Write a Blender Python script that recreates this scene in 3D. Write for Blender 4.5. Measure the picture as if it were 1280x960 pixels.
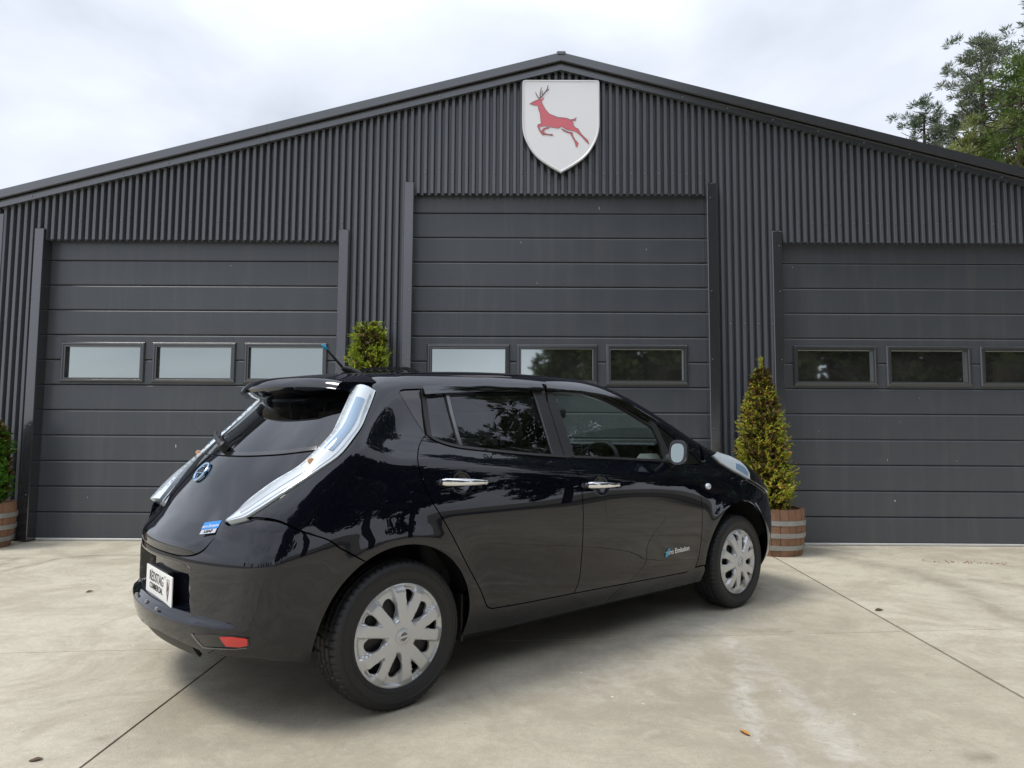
import bpy, bmesh, math, random
import numpy as np
from mathutils import Vector, Matrix
from mathutils.geometry import delaunay_2d_cdt
random.seed(7); rng=np.random.default_rng(7)
for o in list(bpy.data.objects): bpy.data.objects.remove(o)
SC=bpy.context.scene
COL=SC.collection
# ---------------------------------------------------------------- camera
cd=bpy.data.cameras.new('camera'); cam=bpy.data.objects.new('camera',cd); COL.objects.link(cam)
cd.sensor_width=36; cd.lens=850/1280*36; cd.clip_start=.05; cd.clip_end=2000
PT,RO,YW=.07444,.0057,-.00548
fw=Vector((math.sin(YW)*math.cos(PT),math.cos(YW)*math.cos(PT),math.sin(PT)))
r0=Vector((math.cos(YW),-math.sin(YW),0)); u0=r0.cross(fw)
rt=math.cos(RO)*r0+math.sin(RO)*u0; up=-math.sin(RO)*r0+math.cos(RO)*u0
cam.matrix_world=Matrix(((rt.x,up.x,-fw.x,0),(rt.y,up.y,-fw.y,0),(rt.z,up.z,-fw.z,1.17363),(0,0,0,1)))
SC.camera=cam
# ---------------------------------------------------------------- sky and sun
SUN_EL,SUN_AZ=61,-108        # degrees; azimuth from +Y (away from camera), negative = to the left
wd=bpy.data.worlds.new('World'); SC.world=wd; wd.use_nodes=True
nt=wd.node_tree; N=nt.nodes; L=nt.links; N.clear()
out=N.new('ShaderNodeOutputWorld'); bg=N.new('ShaderNodeBackground'); bg.inputs[1].default_value=.1
sky=N.new('ShaderNodeTexSky'); sky.sky_type='NISHITA'; sky.sun_disc=False
sky.sun_elevation=math.radians(SUN_EL); sky.sun_rotation=math.radians(SUN_AZ); sky.dust_density=2; sky.ozone_density=1.5
tc=N.new('ShaderNodeTexCoord'); mp=N.new('ShaderNodeMapping'); mp.inputs['Scale'].default_value=(1,1,2.6)
n1=N.new('ShaderNodeTexNoise'); n1.inputs['Scale'].default_value=1.9; n1.inputs['Detail'].default_value=5; n1.inputs['Roughness'].default_value=.5
n1.inputs['Distortion'].default_value=.35
cr=N.new('ShaderNodeValToRGB'); e=cr.color_ramp.elements
e[0].position=.36; e[0].color=(5.7,6.15,7.0,1); e[1].position=.62; e[1].color=(8.3,8.75,9.8,1)
mx=N.new('ShaderNodeMixRGB'); mx.inputs[0].default_value=.93
L.new(tc.outputs['Generated'],mp.inputs[0]); L.new(mp.outputs[0],n1.inputs[0]); L.new(n1.outputs[0],cr.inputs[0])
L.new(sky.outputs[0],mx.inputs[1]); L.new(cr.outputs[0],mx.inputs[2]); 
# an overcast sky grows brighter towards the zenith
sx=N.new('ShaderNodeSeparateXYZ'); L.new(tc.outputs['Generated'],sx.inputs[0]); zr=N.new('ShaderNodeMapRange'); zr.interpolation_type='SMOOTHSTEP'
zr.inputs[1].default_value=.35; zr.inputs[2].default_value=1.0; zr.inputs[3].default_value=1.0; zr.inputs[4].default_value=1.65; L.new(sx.outputs[2],zr.inputs[0])
vm=N.new('ShaderNodeVectorMath'); vm.operation='SCALE'; L.new(mx.outputs[0],vm.inputs[0]); L.new(zr.outputs[0],vm.inputs['Scale']); L.new(vm.outputs[0],bg.inputs[0]); L.new(bg.outputs[0],out.inputs[0])
sd=bpy.data.lights.new('sun','SUN'); sd.energy=1.9; sd.angle=math.radians(18); sd.color=(1,.95,.87)
sun=bpy.data.objects.new('sun',sd); COL.objects.link(sun)
el,az=math.radians(SUN_EL),math.radians(SUN_AZ)
sv=Vector((math.sin(az)*math.cos(el),math.cos(az)*math.cos(el),math.sin(el)))
sun.rotation_euler=sv.to_track_quat('Z','Y').to_euler()
SC.view_settings.view_transform='Standard'; SC.view_settings.look='None'; SC.view_settings.exposure=0.28; SC.view_settings.gamma=1
# ---------------------------------------------------------------- helpers
def tag(o,label=None,cat=None,group=None,kind=None):
    if label:o['label']=label
    if cat:o['category']=cat
    if group:o['group']=group
    if kind:o['kind']=kind
    return o
def empty(name,loc=(0,0,0),rz=0,**k):
    o=bpy.data.objects.new(name,None); COL.objects.link(o); o.location=loc; o.rotation_euler=(0,0,rz); o.empty_display_size=.1
    return tag(o,**k)
def link(name,me,parent=None,loc=None):
    o=bpy.data.objects.new(name,me); COL.objects.link(o)
    if parent: o.parent=parent
    if loc is not None:o.location=loc
    return o
def addmats(me,m):
    for q in (m if isinstance(m,(list,tuple)) else [m]): me.materials.append(q)
def mesh(name,v,f,m,parent=None,smooth=False,mi=None,sharp=None,loc=None):
    me=bpy.data.meshes.new(name); me.from_pydata([tuple(map(float,q)) for q in v],[],[tuple(map(int,q)) for q in f]); addmats(me,m)
    if mi is not None: me.polygons.foreach_set('material_index',np.asarray(mi,dtype=np.int32))
    if smooth:
        me.polygons.foreach_set('use_smooth',[True]*len(me.polygons))
        if sharp: me.set_sharp_from_angle(angle=math.radians(sharp))
    me.update(); return link(name,me,parent,loc)
class MB:
    def __init__(s): s.v=[];s.f=[];s.m=[]
    def add(s,v,f,m=0):
        b=len(s.v); s.v+= [tuple(q) for q in v]; s.f+=[tuple(i+b for i in q) for q in f]; s.m+=[m]*len(f); return s
    def box(s,x0,x1,y0,y1,z0,z1,m=0):
        v=[(x,y,z) for z in (z0,z1) for y in (y0,y1) for x in (x0,x1)]
        return s.add(v,[(0,2,3,1),(4,5,7,6),(0,1,5,4),(2,6,7,3),(0,4,6,2),(1,3,7,5)],m)
    def bbox(s,x0,x1,y0,y1,z0,z1,b=.004,m=0):
        # box with chamfered edges
        bm=bmesh.new(); bmesh.ops.create_cube(bm,size=1)
        for w in bm.verts: w.co=Vector(((x0+x1)/2+w.co.x*(x1-x0),(y0+y1)/2+w.co.y*(y1-y0),(z0+z1)/2+w.co.z*(z1-z0)))
        bmesh.ops.bevel(bm,geom=bm.edges[:],offset=b,segments=1,affect='EDGES',profile=.5)
        bm.verts.index_update(); v=[tuple(w.co) for w in bm.verts]; f=[tuple(w.index for w in q.verts) for q in bm.faces]; bm.free()
        return s.add(v,f,m)
    def tube(s,path,rad,n=8,m=0,cap=True):
        P=[Vector(q) for q in path]; rad=rad if isinstance(rad,(list,tuple)) else [rad]*len(P); v=[];f=[]
        ref=None
        for i,q in enumerate(P):
            t=(P[min(i+1,len(P)-1)]-P[max(i-1,0)]).normalized()
            if ref is None: ref=Vector((0,0,1)) if abs(t.z)<.9 else Vector((1,0,0))
            a=(ref-t*ref.dot(t)).normalized(); ref=a; b=t.cross(a)
            for k in range(n):
                w=2*math.pi*k/n; v.append(tuple(q+(a*math.cos(w)+b*math.sin(w))*rad[i]))
        for i in range(len(P)-1):
            for k in range(n): f.append((i*n+k,i*n+(k+1)%n,(i+1)*n+(k+1)%n,(i+1)*n+k))
        if cap: f.append(tuple(range(n))[::-1]); f.append(tuple((len(P)-1)*n+k for k in range(n)))
        return s.add(v,f,m)
    def build(s,name,m,parent=None,smooth=False,sharp=40,loc=None):
        return mesh(name,s.v,s.f,m,parent,smooth,s.m,sharp,loc)
def prism_xz(pts,y0,y1,mb,m=0):
    n=len(pts); v=[(x,y0,z) for x,z in pts]+[(x,y1,z) for x,z in pts]
    f=[tuple(range(n)),tuple(range(2*n-1,n-1,-1))]+[(i,i+n,(i+1)%n+n,(i+1)%n) for i in range(n)]
    mb.add(v,f,m)
def catmull(P,n=6,closed=False):
    P=[np.array(q,float) for q in P]; out=[]; k=len(P)
    for i in range(k if closed else k-1):
        a,b,c,d=(P[(i-1)%k] if closed or i>0 else 2*P[0]-P[1]),P[i],P[(i+1)%k],(P[(i+2)%k] if closed or i<k-2 else 2*P[-1]-P[-2])
        for t in np.arange(n)/n:
            out.append(.5*((2*b)+(c-a)*t+(2*a-5*b+4*c-d)*t*t+(3*b-a-3*c+d)*t**3))
    if not closed: out.append(P[-1])
    return [tuple(q) for q in out]
# ---------------------------------------------------------------- materials
def mat(name,col,rough=.5,metal=0,coat=0,coatr=.03,spec=.5,noise=0,nscale=8,bump=0,bscale=60,rvar=0,emis=None,trans=0,alpha=None,sheen=0):
    m=bpy.data.materials.new(name); m.use_nodes=True; n=m.node_tree.nodes; l=m.node_tree.links; b=n['Principled BSDF']
    b.inputs['Base Color'].default_value=(*col,1); b.inputs['Roughness'].default_value=rough; b.inputs['Metallic'].default_value=metal
    b.inputs['Coat Weight'].default_value=coat; b.inputs['Coat Roughness'].default_value=coatr; b.inputs['Specular IOR Level'].default_value=spec
    b.inputs['Transmission Weight'].default_value=trans
    if noise or bump or rvar:
        t=n.new('ShaderNodeTexCoord')
        a=n.new('ShaderNodeTexNoise'); a.inputs['Scale'].default_value=nscale; a.inputs['Detail'].default_value=6; a.inputs['Roughness'].default_value=.6; l.new(t.outputs['Object'],a.inputs[0])
    if noise:
        h=n.new('ShaderNodeMixRGB'); h.blend_type='MIX'; l.new(a.outputs[0],h.inputs[0])
        h.inputs[1].default_value=(*[c*(1-noise) for c in col],1); h.inputs[2].default_value=(*[min(1,c*(1+noise)) for c in col],1); l.new(h.outputs[0],b.inputs['Base Color'])
    if rvar:
        r=n.new('ShaderNodeMapRange'); r.inputs[1].default_value=.3;r.inputs[2].default_value=.7;r.inputs[3].default_value=rough-rvar;r.inputs[4].default_value=rough+rvar
        l.new(a.outputs[0],r.inputs[0]); l.new(r.outputs[0],b.inputs['Roughness'])
    if bump:
        c=n.new('ShaderNodeTexNoise'); c.inputs['Scale'].default_value=bscale; c.inputs['Detail'].default_value=4; l.new(t.outputs['Object'],c.inputs[0])
        q=n.new('ShaderNodeBump'); q.inputs['Strength'].default_value=bump; q.inputs['Distance'].default_value=.01; l.new(c.outputs[0],q.inputs['Height']); l.new(q.outputs[0],b.inputs['Normal'])
    return m
def glassmat(name,tint,refl=1.0,ior=1.5,rough=.0,base=.0,dust=0,gcol=(.95,.97,1)):
    """thin pane: coloured transmission plus Fresnel reflection"""
    m=bpy.data.materials.new(name); m.use_nodes=True; n=m.node_tree.nodes; l=m.node_tree.links; n.clear()
    o=n.new('ShaderNodeOutputMaterial'); t=n.new('ShaderNodeBsdfTransparent'); t.inputs[0].default_value=(*tint,1)
    g=n.new('ShaderNodeBsdfGlossy'); g.inputs[0].default_value=(*gcol,1); g.inputs['Roughness'].default_value=rough
    f=n.new('ShaderNodeFresnel'); gb=n.new('ShaderNodeNewGeometry'); gm=n.new('ShaderNodeMapRange'); gm.inputs[3].default_value=ior; gm.inputs[4].default_value=1/ior; l.new(gb.outputs['Backfacing'],gm.inputs[0]); l.new(gm.outputs[0],f.inputs[0])
    k=n.new('ShaderNodeMath'); k.operation='MULTIPLY_ADD'; k.inputs[1].default_value=refl; k.inputs[2].default_value=base; k.use_clamp=True; l.new(f.outputs[0],k.inputs[0])
    base_=t.outputs[0]
    if dust:   # film of dust, uneven
        d=n.new('ShaderNodeBsdfDiffuse'); d.inputs[0].default_value=(.36,.36,.33,1); tc=n.new('ShaderNodeTexCoord'); a=n.new('ShaderNodeTexNoise'); a.inputs['Scale'].default_value=2.2; a.inputs['Detail'].default_value=7; l.new(tc.outputs['Object'],a.inputs[0])
        q=n.new('ShaderNodeMapRange'); q.inputs[1].default_value=.3;q.inputs[2].default_value=.7;q.inputs[3].default_value=dust*.5;q.inputs[4].default_value=dust*1.6; l.new(a.outputs[0],q.inputs[0])
        y=n.new('ShaderNodeMixShader'); l.new(q.outputs[0],y.inputs[0]); l.new(t.outputs[0],y.inputs[1]); l.new(d.outputs[0],y.inputs[2]); base_=y.outputs[0]
    x=n.new('ShaderNodeMixShader'); l.new(k.outputs[0],x.inputs[0]); l.new(base_,x.inputs[1]); l.new(g.outputs[0],x.inputs[2]); l.new(x.outputs[0],o.inputs[0])
    return m
def leafmat(name,cols,rough=.55,trans=.25):
    m=bpy.data.materials.new(name); m.use_nodes=True; n=m.node_tree.nodes; l=m.node_tree.links; b=n['Principled BSDF']
    g=n.new('ShaderNodeNewGeometry'); r=n.new('ShaderNodeValToRGB'); el=r.color_ramp.elements
    while len(el)<len(cols): el.new(.5)
    for i,c in enumerate(cols): el[i].position=c[0]; el[i].color=(*c[1],1)
    l.new(g.outputs['Random Per Island'],r.inputs[0]); l.new(r.outputs[0],b.inputs['Base Color']); b.inputs['Roughness'].default_value=rough
    b.inputs['Specular IOR Level'].default_value=.3
    t=n.new('ShaderNodeBsdfTranslucent'); l.new(r.outputs[0],t.inputs[0]); x=n.new('ShaderNodeMixShader'); x.inputs[0].default_value=trans
    l.new(b.outputs[0],x.inputs[1]); l.new(t.outputs[0],x.inputs[2]); l.new(x.outputs[0],n['Material Output'].inputs[0]); return m
M={}
M['clad']=mat('cladding_steel',(.108,.115,.130),.25,noise=.04,nscale=3,spec=.6,rvar=.02)
M['trim']=mat('flashing_steel',(.05,.053,.06),.22,noise=.06,nscale=2,rvar=.03,coat=1,coatr=.16)
M['jamb']=mat('jamb_steel',(.036,.038,.043),.22,noise=.06,nscale=2.5,rvar=.03,coat=1,coatr=.14)
M['doorpan']=mat('door_panel_steel',(.070,.077,.087),.34,noise=.12,nscale=2.2,bump=.06,bscale=260,rvar=.06)
_d=M['doorpan'].node_tree; _n=_d.nodes; _l=_d.links; _b=_n['Principled BSDF']
_src=_b.inputs['Base Color'].links[0].from_socket; _t=_n.new('ShaderNodeNewGeometry'); _m=_n.new('ShaderNodeMapping'); _m.inputs['Scale'].default_value=(7,7,.5)
_a=_n.new('ShaderNodeTexNoise'); _a.inputs['Scale'].default_value=1.6; _a.inputs['Detail'].default_value=7; _a.inputs['Roughness'].default_value=.65; _l.new(_t.outputs['Position'],_m.inputs[0]); _l.new(_m.outputs[0],_a.inputs[0])
_r=_n.new('ShaderNodeMapRange'); _r.inputs[1].default_value=.5; _r.inputs[2].default_value=.8; _r.inputs[4].default_value=.5; _l.new(_a.outputs[0],_r.inputs[0])
_x=_n.new('ShaderNodeMixRGB'); _l.new(_r.outputs[0],_x.inputs[0]); _l.new(_src,_x.inputs[1]); _x.inputs[2].default_value=(.115,.115,.11,1); _l.new(_x.outputs[0],_b.inputs['Base Color'])
M['wframe']=mat('window_frame_plastic',(.048,.051,.055),.30,noise=.06,nscale=6,coat=.5,coatr=.2)
M['dark']=mat('dark_void',(.01,.01,.011),.8)
M['seal']=mat('bottom_seal_aluminium',(.62,.62,.60),.45,noise=.15,nscale=9)
M['screw']=mat('screw_steel',(.30,.31,.33),.35,metal=.6)
M['pane']=glassmat('garage_pane',(.30,.32,.30),refl=1.2,base=.42,rough=.03,dust=.10,gcol=(.90,.97,.93))
M['white']=mat('white_sign_face',(.90,.90,.91),.28,noise=.02,nscale=3)
M['signrim']=mat('sign_rim',(.80,.80,.82),.3,metal=0)
M['red']=mat('stag_red',(.70,.17,.20),.4,noise=.05)
M['redline']=mat('stag_outline_grey',(.22,.16,.17),.5)
M['oak']=mat('barrel_oak',(.25,.135,.08),.75,noise=.45,nscale=7,bump=.5,bscale=40)
M['hoop']=mat('galvanised_hoop',(.34,.34,.33),.5,metal=.3,noise=.3,nscale=14,bump=.2)
M['soil']=mat('potting_soil',(.07,.045,.03),.95,noise=.4,nscale=30,bump=1,bscale=40)
M['bark']=mat('bark',(.10,.075,.055),.9,noise=.4,nscale=12,bump=.8,bscale=30)
for k_ in ('trim','jamb','wframe'): M[k_].node_tree.nodes['Principled BSDF'].inputs['Coat IOR'].default_value=1.85
# car
M['paint']=mat('black_paint',(.0035,.0042,.0085),.4,coat=1,coatr=.006,spec=.0)
M['paint'].node_tree.nodes['Principled BSDF'].inputs['Coat IOR'].default_value=1.6
M['gloss']=mat('gloss_black_trim',(.006,.006,.007),.16,coat=.6,coatr=.05)
M['plast']=mat('black_plastic',(.014,.014,.015),.5,noise=.1)
M['matte']=mat('matte_black',(.006,.006,.006),.85)
M['chrome']=mat('chrome',(.88,.88,.90),.06,metal=1)
M['gf']=glassmat('clear_car_glass',(.86,.95,.90),refl=1.25,ior=1.52,base=.02)
M['gr']=glassmat('privacy_car_glass',(.12,.125,.13),refl=1.2,ior=1.52,base=.012)
M['visor']=glassmat('smoked_visor',(.10,.085,.10),refl=1.3,ior=1.5,base=.03,rough=.05)
M['tyre']=mat('tyre_rubber',(.011,.011,.012),.55,noise=.25,nscale=20,bump=.15,bscale=120)
M['cover']=mat('silver_wheel_cover',(.54,.55,.56),.30,metal=.55,noise=.05,nscale=12)
M['steel']=mat('dark_steel_wheel',(.03,.03,.032),.5,metal=.4)
M['lamp']=mat('clear_lamp_lens',(.60,.67,.73),.15,coat=1,coatr=.02,noise=.10,nscale=55)
M['lampb']=mat('blue_lamp_lens',(.22,.33,.46),.10,coat=1,coatr=.02)
M['lampc']=mat('lamp_reflector',(.62,.66,.70),.2,metal=.5)
M['amber']=mat('amber_bulb',(.85,.42,.20),.3,coat=.5)
M['refl']=mat('red_reflector',(.62,.015,.012),.18,coat=1,noise=.15,nscale=60)
M['wplate']=mat('white_plate',(.82,.82,.80),.35)
M['ink']=mat('black_lettering',(.02,.02,.022),.5)
M['inkw']=mat('white_lettering',(.78,.78,.78),.4)
M['blue']=mat('blue_sticker',(.02,.22,.62),.35)
M['cyan']=mat('cyan_mark',(.03,.38,.62),.35)
M['embl']=mat('blue_chrome_emblem',(.40,.58,.80),.15,metal=.8)
M['seat']=mat('light_grey_fabric',(.42,.42,.39),.9,noise=.1,nscale=30)
M['seatd']=mat('dark_grey_fabric',(.03,.03,.032),.9)
M['dash']=mat('dashboard_plastic',(.05,.052,.055),.6)
M['mirror']=mat('mirror_glass',(.30,.35,.34),.02,metal=1)
# ---------------------------------------------------------------- car body form: half-width table, roof, tail and nose curves blended into one field
def cardinal(knots):
    k=np.asarray(knots,float); n=len(k); h=np.diff(k)
    A=np.zeros((n,n)); B=np.zeros((n,n)); A[0,0]=A[-1,-1]=1
    for i in range(1,n-1):
        A[i,i-1]=h[i-1];A[i,i]=2*(h[i-1]+h[i]);A[i,i+1]=h[i]
        B[i,i-1]=6/h[i-1];B[i,i]=-6/h[i-1]-6/h[i];B[i,i+1]=6/h[i]
    M=np.linalg.solve(A,B)
    def w(x):
        x=np.asarray(x,float); xc=np.clip(x,k[0],k[-1])
        i=np.clip(np.searchsorted(k,xc)-1,0,n-2); hh=h[i]
        a=(k[i+1]-xc)/hh; b=1-a
        E=np.eye(n)
        c1=((a**3-a)*hh*hh/6)[...,None]; c2=((b**3-b)*hh*hh/6)[...,None]
        out=a[...,None]*E[i]+b[...,None]*E[i+1]+c1*M[i]+c2*M[i+1]
        # linear extrapolation
        d=(x-xc)[...,None]
        d0=(E[1]-E[0])/h[0]-h[0]*(2*M[0]+M[1])/6
        d1=(E[-1]-E[-2])/h[-1]+h[-1]*(M[-2]+2*M[-1])/6
        return out+np.where(d<0,d*d0,d*d1)
    return w
def curve(kv):
    kv=np.array(kv,float); w=cardinal(kv[:,0]); v=kv[:,1]
    return lambda x: w(x)@v
BELT=curve([(-.8,1.19),(-.3,1.19),(.2,1.165),(.7,1.105),(1.3,1.05),(2.0,1.0),(2.6,.965),(3.6,.94)])
US=[.15,.3,.45,.6,.75,.85,.92,.97,1.02,1.1,1.25,1.4,1.55]
XS=[-.85,-.5,-.2,.2,.7,1.3,2.0,2.5,2.9,3.3,3.66]
WT=np.array([
 [.57,.675,.72,.705,.625,.555,.51,.48,.455,.42,.36,.30,.24],
 [.70,.805,.838,.838,.782,.712,.662,.628,.598,.56,.49,.42,.35],
 [.755,.835,.868,.880,.862,.822,.780,.730,.692,.645,.565,.485,.405],
 [.77,.838,.870,.887,.882,.862,.829,.780,.742,.692,.612,.525,.435],
 [.77,.843,.869,.884,.884,.873,.850,.808,.774,.730,.652,.567,.475],
 [.77,.845,.868,.882,.882,.877,.860,.828,.800,.762,.690,.605,.505],
 [.77,.845,.868,.882,.882,.877,.862,.834,.810,.775,.705,.625,.535],
 [.77,.842,.870,.885,.880,.866,.847,.822,.800,.770,.71,.64,.56],
 [.76,.840,.875,.885,.872,.848,.825,.808,.79,.765,.71,.65,.58],
 [.68,.78,.812,.818,.802,.782,.765,.75,.735,.715,.67,.62,.56],
 [.50,.62,.66,.66,.640,.62,.605,.59,.58,.56,.52,.48,.43]])
_wx=cardinal(XS); _wu=cardinal(US)
def half_w(x,z): return np.einsum('...i,ij,...j->...',_wx(x),WT,_wu(z/BELT(x)))
T0=curve([(-.5,1.40),(-.36,1.432),(-.1,1.475),(.2,1.507),(.6,1.535),(1.0,1.548),(1.35,1.548),(1.65,1.528),(1.9,1.455),(2.3,1.27),(2.65,1.115),(2.9,1.055),(3.15,.975),(3.4,.87),(3.58,.75),(3.68,.62)])
TC=curve([(-.5,.12),(.3,.11),(1.3,.09),(1.8,.10),(2.3,.12),(2.6,.10),(2.9,.07),(3.3,.12),(3.7,.2)])
def roof_z(x,y): return T0(x)-TC(x)*y*y
R0=curve([(.15,-.55),(.24,-.70),(.32,-.765),(.42,-.785),(.55,-.785),(.65,-.778),(.72,-.755),(.8,-.705),(.9,-.635),(1.0,-.565),(1.08,-.50),(1.2,-.385),(1.35,-.22),(1.5,-.05)])
RK=curve([(.15,.35),(.4,.30),(.6,.28),(.8,.26),(1.0,.30),(1.2,.35),(1.5,.4)])
def rear_x(y,z): return R0(z)+RK(z)*y*y
F0=curve([(.12,3.45),(.2,3.56),(.35,3.64),(.5,3.655),(.65,3.64),(.8,3.58),(1.0,3.4)])
def nose_x(y,z): return F0(z)-.42*y*y
def smax(a,b,k):
    h=np.maximum(k-np.abs(a-b),0)/k
    return np.maximum(a,b)+h*h*k*.25
def body_f(x,y,z):
    x,y,z=np.broadcast_arrays(np.asarray(x,float),np.abs(y),z)
    rr=np.sqrt(x*x+(z-.32)**2); rf=np.sqrt((x-2.7)**2+(z-.32)**2)
    fl=.010*np.exp(-((rr-.38)/.07)**2)+.010*np.exp(-((rf-.405)/.07)**2)
    fs=(y-half_w(x,z)-fl)
    fr=(rear_x(y,z)-x)
    ff=(x-nose_x(y,z))*.8
    ft=z-roof_z(x,y)
    kk=.13-.06*np.exp(-((z-.68)/.2)**2)
    side=smax(fs,fr,kk)
    side=smax(side,ff,.2)
    return smax(side,ft,.12-.05*np.clip((x-1.3)/1.2,0,1))
def grad(x,y,z,e=2e-3):
    g=np.stack([body_f(x+e,y,z)-body_f(x-e,y,z),body_f(x,y+e,z)-body_f(x,y-e,z),body_f(x,y,z+e)-body_f(x,y,z-e)],-1)
    return g/np.linalg.norm(g,axis=-1,keepdims=True)
SB,SF,RF=.35,2.8,.9
def sdir(s):
    s=np.asarray(s,float)
    ox=np.clip(s,SB,SF)
    th=(s-ox)/RF
    return ox,np.sin(th),np.cos(th)
def side_pt(s,z,off=0.,n=34):
    """(s,z) -> point on y>0 half (s beyond centre folds to y<0)"""
    ox,dx,dy=sdir(s); z=np.broadcast_to(np.asarray(z,float),ox.shape)
    lo=np.zeros(ox.shape);hi=lo+1.6
    for _ in range(n):
        m=(lo+hi)/2; ins=body_f(ox+m*dx,m*dy,z)<off
        lo=np.where(ins,m,lo);hi=np.where(ins,hi,m)
    return np.stack([ox+lo*dx,lo*dy,z],-1)
def side_s(x,y):
    y=np.abs(y)
    return np.where(x<SB,SB-RF*np.arctan2(SB-x,y),np.where(x>SF,SF+RF*np.arctan2(x-SF,y),x))
def top_pt(x,y,off=0.,n=34):
    x=np.asarray(x,float);y=np.asarray(y,float)
    lo=np.zeros(x.shape)+.5;hi=lo+1.3
    for _ in range(n):
        m=(lo+hi)/2; ins=body_f(x,y,m)<off
        lo=np.where(ins,m,lo);hi=np.where(ins,hi,m)
    return np.stack([x,y,lo],-1)
# ---------------------------------------------------------------- ground
def seg_d(x,y,P):
    d=np.full(x.shape,9.)
    for (ax,ay),(bx,by) in zip(P[:-1],P[1:]):
        dx,dy=bx-ax,by-ay; t=np.clip(((x-ax)*dx+(y-ay)*dy)/(dx*dx+dy*dy),0,1)
        d=np.minimum(d,np.hypot(x-ax-t*dx,y-ay-t*dy))
    return d
def stains(x,y):
    w=np.zeros(x.shape); d=np.zeros(x.shape)
    w=np.maximum(w,.75*np.exp(-(seg_d(x,y,[(1.246,4.85),(1.18,4.34),(1.223,4.018),(1.182,3.627),(0.999,3.044),(0.978,2.82),(1.0,2.3)])/.055)**2))
    w=np.maximum(w,.6*np.exp(-(seg_d(x,y,[(1.22,3.9),(1.283,3.376),(1.271,2.957),(1.211,2.564),(1.2,2.2)])/.08)**2))
    w=np.maximum(w,.35*np.exp(-(seg_d(x,y,[(.3,3.3),(.8,3.75),(1.2,4.5)])/.22)**2))
    for a,b,r,s in [(1.725,2.603,.05,.75),(1.678,2.833,.10,.35),(.992,3.142,.03,.6),(.555,2.769,.05,.5),(1.457,4.209,.035,.6),(1.561,4.228,.04,.7),(1.645,4.197,.03,.6),(1.731,4.118,.03,.5),(1.864,4.202,.03,.5),(2.085,3.762,.025,.6),(-1.919,3.03,.028,.7),(-1.597,2.715,.025,.7),(.341,3.075,.06,.35),(.379,3.596,.03,.5),(.1,2.75,.05,.3),(-4.1,6.5,.14,.4)]:
        d=np.maximum(d,s*np.exp(-(((x-a)/(r*1.5))**2+((y-b)/r)**2)))
    for P,r,s in [([(-4.345,5.82),(-4.278,6.106),(-4.239,6.42),(-4.0,6.6)],.03,.8),([(-4.528,6.06),(-4.625,6.406),(-5.2,6.43)],.025,.7),([(-4.0,6.6),(-3.2,6.62)],.02,.5),
        ([(3.026,7.2),(3.179,6.61),(3.453,6.156),(3.477,5.431),(3.245,4.449)],.13,.45),([(3.6,5.9),(4.4,5.2),(5.2,4.9)],.07,.4)]:
        d=np.maximum(d,s*np.exp(-(seg_d(x,y,P)/r)**2))
    # two broad soft darker patches on the slab, beside the car and by its tail
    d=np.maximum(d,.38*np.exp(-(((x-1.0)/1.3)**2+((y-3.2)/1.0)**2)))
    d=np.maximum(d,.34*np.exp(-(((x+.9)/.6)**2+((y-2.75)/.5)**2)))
    return w,d
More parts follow.
